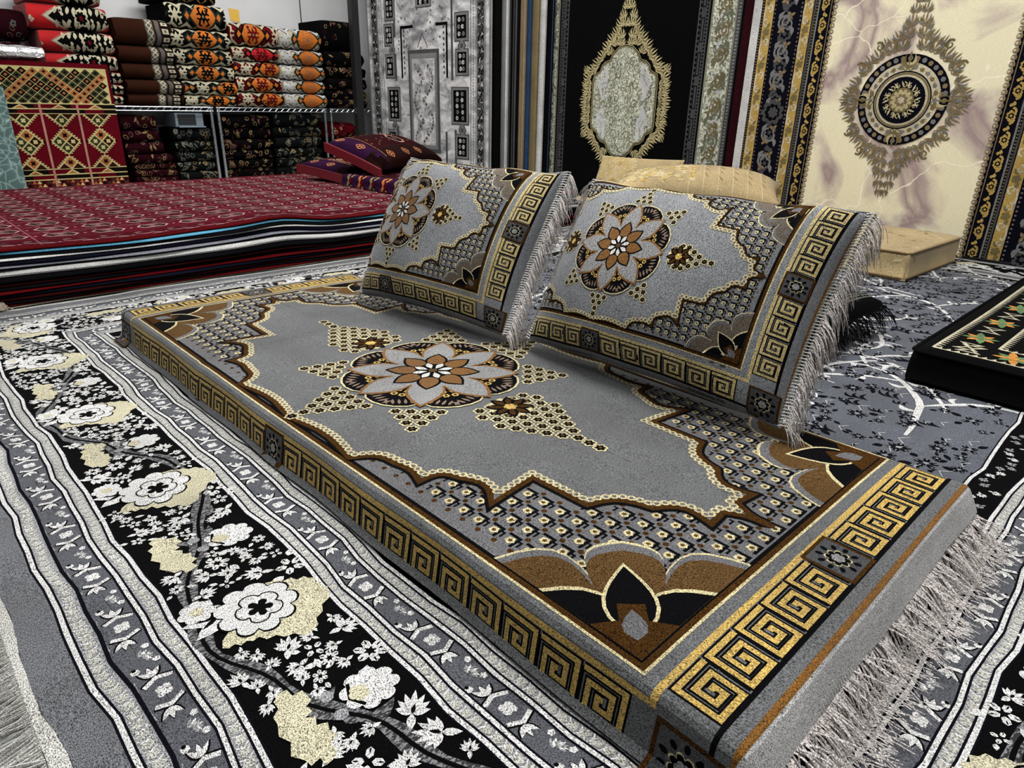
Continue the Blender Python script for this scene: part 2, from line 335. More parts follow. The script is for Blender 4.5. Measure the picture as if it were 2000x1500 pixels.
    for h in (-1, 1):
        for i in range(8): a = i*PI/4+.2; m.leaf(0, h*R*1.24, a, .050*k*cl, .0125*k*cl, 'black', 11.6, 6, 0, 1.1); m.leaf(.008*k*math.cos(a), h*R*1.24+.008*k*math.sin(a), a, .034*k*cl, .0062*k*cl, 'brown', 12.2, 6, 0, 1.1)
        m.scal(0, h*R*1.24, .046*k*cl, 8, 'cream', 11, .3, .2); m.scal(0, h*R*1.24, .014*k*cl, 6, 'gold', 12.8, .3)
        cluster(0, h*R*1.12, h*PI/2, [5, 6, 5, 6, 5, 4, 3, 2, 1, 1, 1] if far else [3, 4, 4, 3, 2, 1, 1], 0)
        cluster(h*R*1.04, 0, 0 if h > 0 else PI, [5, 4, 3, 2, 1, 1] if far else [3, 2, 1, 1], 0)
        for g in (-1, 1): cluster(h*R*.74, g*R*.74, math.atan2(g, h), [4, 3, 2, 1] if far else [3, 2, 1], 0)
    # rosette medallion
    m.scal(0, 0, R, 8, 'cream', 13, .13); m.scal(0, 0, R*.975, 8, 'black', 13.5, .13)
    for i in range(8):
        a = (i+.5)*PI/4
        for d in (-1, 1):
            for j in range(5):
                q = a+d*(.03+j*.066); rr = R*(.955-.020*j); m.leaf(rr*math.cos(q), rr*math.sin(q), a+PI+d*(.62), R*.125, R*.017, 'tan', 14.5)
        for d in (-.1, .1):
            for rr in (.60, .70): m.scal(R*rr*math.cos(a+d*(.9/rr-.6)), R*rr*math.sin(a+d*(.9/rr-.6)), R*.044, 6, 'gold', 14.5, .25, 0, .6, None, 2); m.disc(R*rr*math.cos(a+d*(.9/rr-.6)), R*rr*math.sin(a+d*(.9/rr-.6)), R*.020, 'black', 15, 5)
    def star(rt, rv, n, pw=1.0):
        P = []
        for i in range(n*10):
            t = 2*PI*i/(n*10); u = abs(((t*n/(2*PI)+.5) % 1)-.5)*2; P.append(((rt+(rv-rt)*(1-(1-u)**1.6 if pw else u))*math.cos(t), (rt+(rv-rt)*(1-(1-u)**1.6 if pw else u))*math.sin(t)))
        return P
    def petals(n, r0, r1, w, c, lay, off=0):
        for i in range(n): a = off+2*PI*i/n; m.leaf(r0*math.cos(a), r0*math.sin(a), a, r1-r0, w, c, lay, 10, 0, 1.15 if r1 > R*.3 else 1.2)
    petals(8, R*.10, R*.955, R*.205, 'goldb', 16); m.disc(0, 0, R*.47, 'goldb', 16, 16)
    petals(8, R*.10, R*.91, R*.178, 'petal', 16.5); m.disc(0, 0, R*.445, 'petal', 16.5, 16)
    petals(8, R*.05, R*.53, R*.130, 'black', 17.5, PI/8*0); petals(8, R*.08, R*.495, R*.103, 'brownpet', 18)
    m.disc(0, 0, R*.20, 'black', 19, 12); petals(8, R*.06, R*.25, R*.05, 'black', 19.5, PI/8); petals(8, R*.06, R*.23, R*.038, 'white', 20, PI/8); m.disc(0, 0, R*.05, 'browng', 20.5, 8)

# ---------------------------------------------------------------- fringe
def fringe(name, starts, dirs, ln, parent, m='fringe', r=.0011, zmin=None, droop=1.0, seed=1, segs=5, jit=.25, clump=.02):
    R = random.Random(seed); S = Shell(); cl = {}
    for i, (p, d) in enumerate(zip(starts, dirs)):
        p = Vector(p); d = Vector(d).normalized(); key = i//R.choice((5, 6, 7, 8)); 
        if key not in cl: cl[key] = (Vector((R.gauss(0, 1), R.gauss(0, 1), R.gauss(0, 1)))*jit, R.uniform(.75, 1.15))
        off, ls = cl[key]; dd = (d+off+Vector((R.gauss(0, 1), R.gauss(0, 1), R.gauss(0, 1)))*jit*.25).normalized(); l = ln*ls*R.uniform(.85, 1.1)
        pts = [p]; q = p.copy(); v = dd.copy()
        for j in range(segs):
            v = (v+Vector((0, 0, -droop/segs))+Vector((R.gauss(0, .05), R.gauss(0, .05), R.gauss(0, .05)))).normalized(); q = q+v*l/segs
            if zmin is not None and q.z < zmin: q.z = zmin+R.uniform(0, .003); v.z = max(v.z, 0)
            pts.append(q.copy())
        S.tube(pts, [r*(1.25-.7*j/segs) for j in range(segs+1)], 3, False)
    o = S.obj(name, m, parent); o['kind'] = 'stuff'; return o

# ---------------------------------------------------------------- the room
def struct(o): o['kind'] = 'structure'; return o
struct(Shell().box(-1.6, 4.7, -1.6, 6.7, -.05, 0).obj('floor', 'floorp'))
struct(Shell().box(-1.6, 4.7, 6.6, 6.7, 0, 3.0).obj('wall_back', 'wallp'))
struct(Shell().box(4.6, 4.7, -1.6, 6.6, 0, 3.0).obj('wall_right', 'wallp'))
struct(Shell().box(-1.6, 4.7, -1.6, 6.7, 2.95, 3.05).obj('ceiling', 'ceil'))
def panel_lines():
    S = Shell()
    for x in (2.36, 3.52): S.box(x-.004, x+.004, 6.594, 6.6, 0, 2.95)
    return S
struct(panel_lines().obj('trim_1', 'bgrey'))
tag(raw('paper_note', *[[(2.84, 6.597, 1.28), (2.925, 6.597, 1.27), (2.925, 6.595, 1.37), (2.835, 6.595, 1.375), (2.84, 6.599, 1.28), (2.925, 6.599, 1.27), (2.925, 6.597, 1.37), (2.835, 6.597, 1.375)], [(0, 1, 2, 3), (7, 6, 5, 4), (0, 4, 5, 1), (1, 5, 6, 2), (2, 6, 7, 3), (3, 7, 4, 0)]], ['note']), 'small yellow paper note stuck high on the pale back wall', 'note')
tag(Shell().box(3.66, 3.73, 5.93, 5.995, 0, 2.9).obj('pole', 'pole'), 'black square upright pole between the wire shelves and the silver-grey hanging rug', 'pole')
for i, (x, y) in enumerate([(1.3, 1.2), (2.7, 3.0), (1.2, 4.6), (-.6, 2.6), (2.6, 5.2), (3.0, .2), (0, -1.2)]):  # the last housing belongs to the added fill lamp
    t = thing('ceiling_lamp', (x, y, 2.95), ['ceiling lamp above the grey mattress', 'ceiling lamp above the black hanging rug', 'ceiling lamp above the red carpet pile', 'ceiling lamp above the left end of the carpet pile', 'ceiling lamp above the wire shelves', 'ceiling lamp above the black floor mattress', 'added fill lamp at the ceiling behind the camera, near the floor rug'][i], 'lamp', 'ceiling lamps out of the frame')
    S = Shell(); S.box(x-.64, x+.64, y-.19, y-.16, 2.83, 2.95); S.box(x-.64, x+.64, y+.16, y+.19, 2.83, 2.95); S.box(x-.64, x-.61, y-.16, y+.16, 2.83, 2.95); S.box(x+.61, x+.64, y-.16, y+.16, 2.83, 2.95); S.obj('lamp_housing', 'ceil', t)

# ---------------------------------------------------------------- big floor rug
def wave(x, y):
    return (.0035*np.sin(9.1*x+3*np.sin(4.3*y))+.0028*np.sin(21*y+5*x)+.0018*np.sin(47*y-13*x)), (.0035*np.sin(8.3*y+2.5*np.sin(5.1*x))+.0028*np.sin(23*x+4*y)+.0018*np.sin(43*x+11*y))
RX0, RX1, RY0, RY1 = 0.0, 4.0, -.325, 2.655
def rug_map(x, y, l):
    dx, dy = wave(x, y); z = .006+.00028*l+.0015*np.sin(7*x+2*y)*np.sin(5*y-3*x); return np.column_stack([x+dx, y+dy, z])
def sprig(m, x, y, r, ang, R, c='rwhite', o='rblack', lay=5):
    n = R.choice((4, 5, 6))
    for i in range(n): a = ang+2*PI*i/n; m.disc(x+r*.55*math.cos(a), y+r*.55*math.sin(a), r*.36, c, lay, 6, r*.26, a)
    m.disc(x, y, r*.22, o, lay+.5, 5)
    for i in range(n): a = ang+2*PI*i/n; m.leaf(x+r*.5*math.cos(a), y+r*.5*math.sin(a), a, r*.4, r*.05, o, lay+.5)
    for i in range(R.choice((1, 2, 3))):
        a = ang+R.uniform(-1, 1)+i*2.3; m.leaf(x+r*1.05*math.cos(a), y+r*1.05*math.sin(a), a+R.uniform(-.5, .5), r*R.uniform(.7, 1.3), r*.28, c, lay)
def sprig2(m, x, y, r, ang, R, c, lay=5):     # jagged lily with split petals
    for i in range(7): a = ang+(i-3)*.42; m.leaf(x, y, a, r*(1.2-.13*abs(i-3)), r*.17, c, lay)
    m.leaf(x, y, ang+PI, r*.8, r*.2, c, lay); m.leaf(x, y, ang+.15, r*.5, r*.1, 'rblack', lay+.5)
def jag(m, pts, c, lay, R, amp, n=5):
    out = []
    for i in range(len(pts)):
        a = np.array(pts[i]); b = np.array(pts[(i+1) % len(pts)]); nr = np.array([b[1]-a[1], a[0]-b[0]]); nr = nr/(np.linalg.norm(nr)+1e-9)
        for j in range(n): u = j/n; out.append(tuple(a+(b-a)*u+nr*amp*(1 if j % 2 else -.4)*R.uniform(.6, 1.2)))
    m.poly(out, c, lay)
def peony(m, x, y, r, flip, R):
    m.push(comp(TR(x, y), np.array([[flip*r, 0, 0], [0, r, 0.]])))
    jag(m, [(-1.0, -.55), (-.35, -.72), (.45, -1.25), (1.35, -.30), (1.15, .35), (.45, .75), (-.3, .55)], 'rcream', 6, R, .06, 6)
    m.scal(-.05, .12, .84, 9, 'rblack', 7, .2, .2); m.scal(-.05, .12, .79, 9, 'rwhite', 7.5, .2, .2)
    m.scal(-.02, .08, .44, 5, 'rwhite', 8.5, .3); m.stroke(m_ring(-.02, .08, .47, 5), .03, 'rblack', 8.3, True); m.scal(-.02, .05, .26, 5, 'rblack', 9, .55, .3)
    for a in (2.3, 2.9, 3.6): m.leaf(-.6, .3, a, .75, .17, 'rwhite', 6.5); m.leaf(-.72, .36, a, .4, .05, 'rblack', 7)
    m.scal(-.95, .75, .34, 7, 'rwhite', 8, .2); m.disc(-.95, .75, .13, 'rcream', 8.5, 7); m.pop()
def m_ring(x, y, r, n):
    return [(x+r*(.72+.28*abs(math.sin(n*t/2))**.6)*math.cos(t), y+r*(.72+.28*abs(math.sin(n*t/2))**.6)*math.sin(t)) for t in [2*PI*i/(n*6) for i in range(n*6)]]
def palmette(m, x, y, r, flip, R):
    m.push(comp(TR(x, y), np.array([[flip*r, 0, 0], [0, r, 0.]])))
    jag(m, [(-.95, -.7), (-.55, -1.0), (-.3, -.4), (-.5, .1), (-.25, .55), (-.75, .95), (-1.0, .3)], 'rcream', 6, R, .09, 4)
    m.scal(.72, -.05, .58, 8, 'rwhite', 6, .2, 0, .6, .5); m.stroke([(.45, -.35), (.3, -.05), (.45, .28)], .07, 'rblack', 7); m.scal(.5, -.04, .2, 5, 'rcream', 7.2, .2)
    for q in (-.25, .28): m.disc(.0, q, .14, 'rguard', 7, 7)
    m.pop()
def floor_rug():
    R = random.Random(5); m = Mos(); t = thing('area_rug', (2.0, 1.16, 0), 'large black, white and grey floral rug covering the floor under the mattresses', 'rug')
    gx = np.linspace(RX0+.5, RX1-.5, 51); gy = np.linspace(RY0+.5, RY1-.5, 34)
    def loop(d): return [(RX0+d, RY0+d), (RX1-d, RY0+d), (RX1-d, RY1-d), (RX0+d, RY1-d)]
    def band(d0, d1, k, lay):
        n = max(1, int(math.ceil((d1-d0)/.05))); w = (d1-d0)/n
        for i in range(n): m.stroke(loop(d0+w*(i+.5)), w, k, lay, True, .06)
    for i in range(50):
        for j in range(33): m.poly([(gx[i], gy[j]), (gx[i+1], gy[j]), (gx[i+1], gy[j+1]), (gx[i], gy[j+1])], 'rfield', 0)
    def wl(d, w=.0055):                      # white line edged dark
        band(d-w*.5-.0028, d+w*.5+.0028, 'navy', 3); band(d-w*.5, d+w*.5, 'rwhite', 3.5)
    band(0, .018, 'selv', 1); band(.018, .066, 'rplain', 1); band(.072, .096, 'rguard', 1); band(.096, .150, 'rgrey', 1); band(.150, .177, 'rguard', 1); band(.177, .362, 'rblack', 1); band(.362, .386, 'rguard', 1); band(.386, .436, 'rgrey', 1); band(.436, .462, 'rguard', 1); band(.462, .53, 'rblack', 1)
    wl(.069, .006); band(.0955, .1005, 'navy', 3); wl(.149); wl(.177, .006); wl(.362, .006); wl(.3875); wl(.436); wl(.462, .006); wl(.53, .006)
    sides = [(TR(RX0, RY0, PI/2, 1, -1), RY1-RY0), (TR(RX0, RY0, 0, 1, 1), RX1-RX0), (TR(RX0, RY1, 0, 1, -1), RX1-RX0), (TR(RX1, RY0, PI/2, 1, 1), RY1-RY0)]
    for si, (T, Ln) in enumerate(sides):
        m.push(T); detail = si != 3
        for d, st in ((.084, .0165), (.1635, .0165), (.374, .0165), (.449, .0165)):
            if si == 3 and d < .3: continue
            l = d+.02
            while l < Ln-d-.02:
                m.scal(l, d, .0082, 5, 'rring', 2, .25, l*9, .6, None, 2)
                if detail and l < 2.3: m.stroke([(l+.0085, d-.008), (l+.0045, d), (l+.0085, d+.008)], .0018, 'rwhite', 2.2)
                l += st
        for d in (.123, .411):
            l = d+.05; i = 0; w = .019
            while l < Ln-d-.05 and detail:
                q = i % 4; 
                if q == 0:
                    for a in (-1, 1):
                        m.stroke([(l+a*.020, d-w), (l+a*.028, d), (l+a*.020, d+w)], .006, 'rblack', 2.2); m.stroke([(l+a*.018, d-w*.9), (l+a*.0255, d), (l+a*.018, d+w*.9)], .006, 'rwhite', 2.5)
                    for a in range(4): m.disc(l+.0055*math.cos(a*PI/2+.8), d+.0055*math.sin(a*PI/2+.8), .0055, 'rwhite', 2.4, 6)
                    m.stroke([(l-.036, d-w*1.1), (l+.0, d-w*1.35), (l+.036, d-w*1.1)], .0016, 'rguard', 2.1); 
                elif q in (1, 3):
                    h = 1 if q == 1 else -1
                    for a in (-.6, .1, .8): m.leaf(l-h*.009, d-.003, (0 if h > 0 else PI)+a, .022, .0045, 'rblack', 2.2); m.leaf(l-h*.007, d-.003, (0 if h > 0 else PI)+a, .0185, .0034, 'rwhite', 2.5)
                    m.disc(l+h*.02, d+.014, .005, 'rwhite', 2.5, 5)
                else:
                    for a in range(7): m.leaf(l, d+.001*a, .6+a*.42, .014, .0026, 'rwhite' if a % 2 else 'rguard', 2.4)
                    m.disc(l-.022, d-.013, .0055, 'rwhite', 2.5, 6); m.disc(l-.018, d-.013, .003, 'rblack', 2.7, 5)
                l += .036; i += 1
        # floral band: vine, peonies, palmettes, scattered sprigs
        ph = .765-RY0 if si in (0, 3) else .30
        vine = [(l, .262-.07*math.cos(2*PI*(l-ph)/.848)+.006*math.sin(l*40)) for l in np.arange(.24, Ln-.24, .02)]
        if detail:
            m.stroke(vine, lambda u: .022+.007*math.sin(u*150), 'weave', 4); m.stroke(vine, .0055, 'rblack', 4.3)
            for i, (l, d) in enumerate(vine[::3]):
                for h in (-1, 1):
                    if .235 < d < .30: m.leaf(l, d, h*1.0+.5*math.sin(l*9), .038, .008, 'weave', 3.8, 4, .2*h)
        taken = []
        k0 = int(-ph/.424)-1
        for k in range(k0, 16):
            l = ph+.424*k
            if .28 < l < Ln-.3: peony(m, l*1.0, .278, .058, 1, R) if not detail else None; taken += [(l, .278, .082)]
            if .28 < l < Ln-.3 and detail:
                m.push(np.array([[0, 1, l], [1, 0, .272]])); peony(m, 0, 0, .070, 1, R); m.pop()
            l2 = l+.212
            if .28 < l2 < Ln-.3 and detail:
                m.push(np.array([[0, 1, l2], [1, 0, .266]])); palmette(m, 0, 0, .062, 1, R); m.pop(); taken += [(l2-.0, .205, .045), (l2, .31, .045)]
        tries = int(Ln*3400) if detail else 300; taken += [(a, b, .007) for a, b in vine]
        for _ in range(tries):
            l = R.uniform(.19, Ln-.19); d = R.uniform(.193, .347); r = R.choice((.012, .016, .020, .024))
            if any((l-a)**2+(d-b)**2 < (c*.9+r*.66)**2 for a, b, c in taken): continue
            taken.append((l, d, r*1.0))
            if R.random() < .5: sprig(m, l, d, r, R.uniform(0, 6.3), R)
            else: sprig2(m, l, d, r*1.15, R.uniform(0, 6.3), R, 'rwhite')
        # narrow inner band
        l = .5
        while l < Ln-.5:
            sprig2(m, l, .497+R.uniform(-.014, .014), .012, R.uniform(0, 6), R, 'rguard' if R.random() < .6 else 'rwhite', 2.5); l += .024
        m.pop()
    # field: pale scrolling vines and dark sprigs
    def scroll(x, y, a, ln, w, bend, depth):
        P = []; q = a
        for i in range(15):
            u = i/14; P.append((x, y)); q += bend*(.10+.70*u*u*u)*.72; x += ln/14*math.cos(q); y += ln/14*math.sin(q)
        m.stroke(P, lambda u: w*1.25*(.6+.8*math.sin(PI*min(1, u*1.15))), 'rgrey', 1.5); m.stroke(P, lambda u: w*(.55+.8*math.sin(PI*min(1, u*1.15))), 'rwhite', 2)
        for i in (4, 8, 11): m.leaf(P[i][0], P[i][1], math.atan2(P[i+1][1]-P[i][1], P[i+1][0]-P[i][0])+.9*(-1)**i, w*4.2, w*.7, 'rwhite', 2, 5, .25*(-1)**i)
        if depth:
            for i, s in ((5, -1), (9, 1), (12, -1)): scroll(P[i][0], P[i][1], math.atan2(P[i+1][1]-P[i][1], P[i+1][0]-P[i][0])+s*.9, ln*.6, w*.85, s*.9*bend/abs(bend), depth-1)
    for x, y, a, b in [(1.45, .50, 2.2, -1), (1.55, .36, .0, .8), (1.75, .34, .3, 1), (1.35, .62, .8, 1), (1.85, .72, 2.4, 1), (2.0, .62, -.5, -1), (2.2, .85, .8, 1), (2.45, .75, 2.8, -1), (2.6, .55, .3, 1), (2.9, .72, 1.5, -1), (3.1, .55, -.3, 1), (2.7, .95, 3.0, 1), (3.3, .8, .6, -1), (1.6, .95, .4, 1), (2.0, 1.1, 2.0, -1), (2.5, 1.3, .5, 1), (3.0, 1.4, 2.5, 1), (1.5, 1.5, 1.0, -1), (2.2, 1.7, 0, 1), (2.9, 1.9, 3.0, -1), (2.3, .35, -.6, 1), (2.9, .3, .2, -1)]: scroll(x, y, a, .56, .0125, b, 1)
    tk = []
    for _ in range(4200):
        x = R.uniform(.55, 3.44); y = R.uniform(.23, 2.08); r = R.choice((.014, .018, .022, .027))
        if .56 < x < 1.16 and .3 < y < 1.95: continue
        if any((x-a)**2+(y-b)**2 < (c+r*1.0)**2 for a, b, c in tk): continue
        tk.append((x, y, r)); q = R.uniform(0, 6.3)
        if R.random() < .6: sprig(m, x, y, r, q, R, 'navy', 'rguard', 3)
        else:
            for i in range(3): m.leaf(x, y+i*r*.5, q*.2+.3*i, r*2.1, r*.22, 'navy', 3, 4, .3)
        if R.random() < .5: m.stroke([(x+r, y), (x+r*1.8, y+r*.5), (x+r*2.6, y-r*.2)], .0016, 'rwhite', 3)
    ev = [(RX0, RY0, .001), (RX1, RY0, .001), (RX1, RY1, .001), (RX0, RY1, .001), (RX0, RY0, .0055), (RX1, RY0, .0055), (RX1, RY1, .0055), (RX0, RY1, .0055)]
    m.build('pile', rug_map, t, extra=(ev, [(3, 2, 1, 0), (0, 1, 5, 4), (1, 2, 6, 5), (2, 3, 7, 6), (3, 0, 4, 7)], 'selv'))
    R2 = random.Random(3); st = []; dr = []
    for i in range(820):
        y = RY0+.02+i*.0036; st.append((.003, y+R2.uniform(-.001, .001), .008)); dr.append((-1, R2.gauss(-.15, .1), .02))
    fringe('fringe', st, dr, .125, t, 'rfringe', .0017, .004, .25, 4, 6, .16)
floor_rug()

# ---------------------------------------------------------------- grey and gold mattress
MX, MY, MA, MB, MT = .860, 1.145, .36, .845, .09
def mattress():
    t = thing('floor_mattress', (MX, MY, 0), 'long grey and gold medallion floor mattress lying on the black and white rug', 'mattress')
    m = Mos(); cover(m, MA, MB, 1.0, 5, 12, .205, .045)
    flx, fly, r = MA+.003, MB+.118, .014
    def fm(x, y, l):
        ex = np.maximum(np.abs(x)-flx, 0); ey = np.maximum(np.abs(y)-fly, 0); d = np.sqrt(ex**2+ey**2)+1e-9; ux = np.sign(x)*ex/d; uy = np.sign(y)*ey/d
        phi = 1.42-.30*np.abs(uy)**2*(y < 0); arc = r*phi; th = np.clip(d/arc, 0, 1)*phi; rest = np.maximum(d-arc, 0)
        h = r*np.sin(th)+rest*np.cos(phi); v = r*(1-np.cos(th))+rest*np.sin(phi)
        wob = .0022*np.sin(17*y+2*np.sin(9*x))*np.clip(d/.03, 0, 1); h = h+wob
        edge = np.minimum(flx-np.abs(x), fly-np.abs(y)); puff = .004*np.clip(edge/.12, 0, 1)+.0022*np.sin(5*y+1)*np.sin(6*x)-.006*np.exp(-((y+.12*x-.22)/.012)**2)*0-.0022*np.exp(-((y-.05*x-.42)/.012)**2)
        z = MT+puff-v; low = np.minimum(z-.012, 0); h = h-low*.8; z = np.maximum(z, .012+.001*np.sin(30*x+22*y))
        nz = np.cos(th); o = .00028*l
        px = np.clip(np.abs(x), 0, flx)*np.sign(x)+ux*(h+o*np.sin(th)); py = np.clip(np.abs(y), 0, fly)*np.sign(y)+uy*(h+o*np.sin(th))
        return np.column_stack([MX+px, MY+py, z+o*nz])
    ex = [flx+q for q in (0, .008, .016, .024, .032, .045, .06, .08, .1, .12)]; ey = [fly+q for q in (0, .006, .013, .02, .03, .045, .06, .075)]
    cx = sorted([-q for q in ex]+ex+list(np.linspace(-flx+.03, flx-.03, 14))); cy = sorted([-q for q in ey]+ey+list(np.linspace(-fly+.03, fly-.03, 40))+[.42+q for q in (-.02, -.01, 0, .01, .02)]+[-.35+q for q in (-.02, -.01, 0, .01, .02)])
    ev = [(MX+a*flx, MY+b*fly, .0105) for a, b in ((-1, -1), (1, -1), (1, 1), (-1, 1))]
    m.build('cover', fm, t, cx, cy, extra=(ev, [(3, 2, 1, 0)], 'hem'))
    R = random.Random(8); st = []; dr = []
    for i in range(640):
        x = -.362+.724*i/640; y = -fly-.026-.003*math.sin(x*21); z = .047; st.append((MX+x, MY+y, z)); dr.append((R.gauss(0, .15), -1, -.6))
    fringe('fringe', st, dr, .088, t, 'fringe', .0010, .013, 1.0, 9, 6, .34)
    S = Shell()
    for i in range(120): x = MX-.362+.006*i; y = MY-fly-.0195; S.tube([(x, y, .0645), (x+.003, y-.0040, .0565), (x+.0055, y-.0080, .0490)], .0011, 4)
    S.obj('stitching', 'white', t)
mattress()

# ---------------------------------------------------------------- generic soft cushion surface
def cushion(name, label, cat, group, P0, e1, up, Wd, Hd, T, seed, mos, back, nrs=1, puff=.42, trim=None, pin=.022):
    e1 = Vector(e1).normalized(); up = Vector(up); up = (up-e1*up.dot(e1)).normalized(); nr = e1.cross(up).normalized()*nrs; P0 = Vector(P0)
    t = thing(name, tuple(P0+e1*Wd/2), label, cat, group); E1, UP, NR, Q0 = (np.array(v) for v in (e1, up, nr, P0)); ph = np.random.RandomState(seed).uniform(0, 6, 6)
    def place(p, q, side, off):
        p = np.asarray(p, float); q = np.asarray(q, float)
        b = np.clip(4*p*(1-p), 0, 1)**puff*np.clip(4*q*(1-q), 0, 1)**puff*(1+.05*np.sin(5*p+ph[0])*np.sin(4*q+ph[1]))
        pp = p+(.5-p)*2*pin*np.sin(PI*np.clip(q, 0, 1))**.8*np.abs(2*p-1)**3; qq = q+(.5-q)*2*pin*1.3*np.sin(PI*np.clip(p, 0, 1))**.8*np.abs(2*q-1)**3
        return Q0+np.outer(pp*Wd, E1)+np.outer(qq*Hd, UP)+np.outer(T*b*(side if side > 0 else .8*side), NR)+np.outer(off+0*p, NR)
    ev = []; ef = []; n = 16
    for i in range(n+1):
        for j in range(n+1): ev.append((i/n, j/n))
    pts = np.array(ev); bk = place(pts[:, 0], pts[:, 1], -1, 0)
    for i in range(n):
        for j in range(n): a = i*(n+1)+j; ef.append((a, a+1, a+n+2, a+n+1))
    mos.build('cover', lambda x, y, l: place(np.clip(x/Wd, 0, 1), np.clip(y/Hd, 0, 1), 1, .0008*l), t, list(np.linspace(0, Wd, 21)[1:-1])+[.01, Wd-.01], list(np.linspace(0, Hd, 17)[1:-1])+[.01, Hd-.01], (0, Wd, 0, Hd), (bk, ef, back), True)
    if trim:
        ring = [(u, 0) for u in np.linspace(0, 1, 16)]+[(1, u) for u in np.linspace(0, 1, 12)[1:]]+[(u, 1) for u in np.linspace(1, 0, 16)[1:]]+[(0, u) for u in np.linspace(1, 0, 12)[1:]]
        S = Shell(); S.tube([place([a], [b], 1, 0)[0] for a, b in ring], .006, 6); S.obj('piping', trim, t, True)
    return t, place, e1, up, nr

# ---------------------------------------------------------------- pillows of the same set
def pillow(name, label, P0, e1, up, Wd, Hd, T, acen, bcen, seed, frin=True, sag=.0):
    e1 = Vector(e1).normalized(); up = Vector(up).normalized(); nr = (e1.cross(up)).normalized(); 
    if nr.x > 0: nr = -nr
    P0 = Vector(P0); c = P0+e1*Wd/2+up*Hd/2
    t = thing(name, tuple(P0+e1*Wd/2), label, 'pillow', 'patterned pillows leaning on the grey mattress')
    k = .70; A, B = .192, .345
    m = Mos(); m.push(np.array([[0, -1, acen], [.90, 0, bcen]])); cover(m, A, B, k*1.0, 4, 6, .124, .12, False, .80, .0185, 'pgreylit', 'ptrel', 'goldc'); m.pop()  # pillow field: mattress grey made lighter, light from above put into the colour
    E1 = np.array(e1); UP = np.array(up); NR = np.array(nr); Q0 = np.array(P0)
    rs = np.random.RandomState(seed); ph = rs.uniform(0, 6, 6)
    def shape(p, q):
        b = np.clip(4*p*(1-p), 0, 1)**.42*np.clip(4*q*(1-q), 0, 1)**.42
        return b*(1+.05*np.sin(5*p+ph[0])*np.sin(4*q+ph[1]))+.03*np.sin(14*p+ph[2]+3*q)*b**.3*(1-b)
    def place(p, q, side, off):
        pin = .022; pp = p+(.5-p)*2*pin*np.sin(PI*np.clip(q, 0, 1))**.8*np.abs(2*p-1)**3; qq = q+(.5-q)*2*pin*1.3*np.sin(PI*np.clip(p, 0, 1))**.8*np.abs(2*q-1)**3
        tt = T*shape(p, q)*(side if side > 0 else side*.8)
        wr = .006*np.sin(p*23+ph[3])*np.exp(-np.minimum(q, 1-q)/.12)
        g = Q0+np.outer(pp*Wd, E1)+np.outer(qq*Hd-sag*np.sin(PI*p)*q, UP)
        return g+np.outer(tt+wr*(side > 0), NR)+np.outer(off, NR)
    def fm(x, y, l): return place(np.clip(x/Wd, 0, 1), np.clip(y/Hd, 0, 1), 1, .00028*l)
    cx = list(np.linspace(0, Wd, 31)[1:-1])+[.006, .012, Wd-.012, Wd-.006]; cy = list(np.linspace(0, Hd, 23)[1:-1])+[.005, .010, Hd-.010, Hd-.005]
    ev = []; ef = []; n = 18
    for i in range(n+1):
        for j in range(n+1): ev.append((i/n, j/n))
    pts = np.array(ev); back = place(pts[:, 0], pts[:, 1], -1, np.zeros(len(pts)))
    for i in range(n):
        for j in range(n): a = i*(n+1)+j; ef.append((a, a+1, a+n+2, a+n+1))
    m.build('cover', fm, t, sorted(cx), sorted(cy), (0, Wd, 0, Hd), (back, ef, 'grey'), True)
    R = random.Random(seed); st = []; dr = []
    for side in (0, 1):
        S = Shell()
        for i in range(420):
            q = (i+.5)/420; p = place(np.array([float(side)]), np.array([q]), 1, np.zeros(1))[0]; d = e1*(1 if side else -1)
            if side == 0 and R.random() < .55: continue
            st.append(Vector(p)+d*.008); dr.append(d+Vector((R.gauss(0, .1), R.gauss(0, .1), -.15))+nr*.15)
        for i in range(70):
            q = (i+.5)/70; p = Vector(place(np.array([float(side)]), np.array([q]), 1, np.zeros(1))[0]); d = e1*(1 if side else -1)
            S.tube([p-d*.004+nr*.004, p+d*.006+nr*.005+up*.002, p+d*.012+up*.003], .0014, 4)
        S.tube([Vector(place(np.array([float(side)]), np.array([q]), 1, np.zeros(1))[0])+nr*.001 for q in np.linspace(0, 1, 20)], .003, 5); S.obj('braid', 'white', t)
    fringe('fringe', st, dr, .064, t, 'fringe', .0008, .02, 2.6, seed+4, 5, .20)
    Z = Shell(); Z.tube([place(np.array([q]), np.array([1.0]), 1, np.zeros(1))[0] for q in np.linspace(0, 1, 24)], .0028, 5); Z.obj('seam', 'greyl', t); Z = Shell(); Z.tube([place(np.array([q]), np.array([0.0]), 1, np.zeros(1))[0] for q in np.linspace(0, 1, 24)], .0028, 5); Z.obj('seam', 'greyl', t)
pillow('pillow', 'grey and gold medallion pillow nearest the cream hanging rug, right of its twin', (1.125, 1.105, .125), (0, -1, 0), (.21, 0, .35), .645, .425, .100, .216, .244, 21)
pillow('pillow', 'grey and gold medallion pillow beside the red carpet pile, left of its twin', (1.045, 1.735, .125), (.05, -.53, 0), (.19, 0, .35), .575, .43, .098, .148, .248, 37)

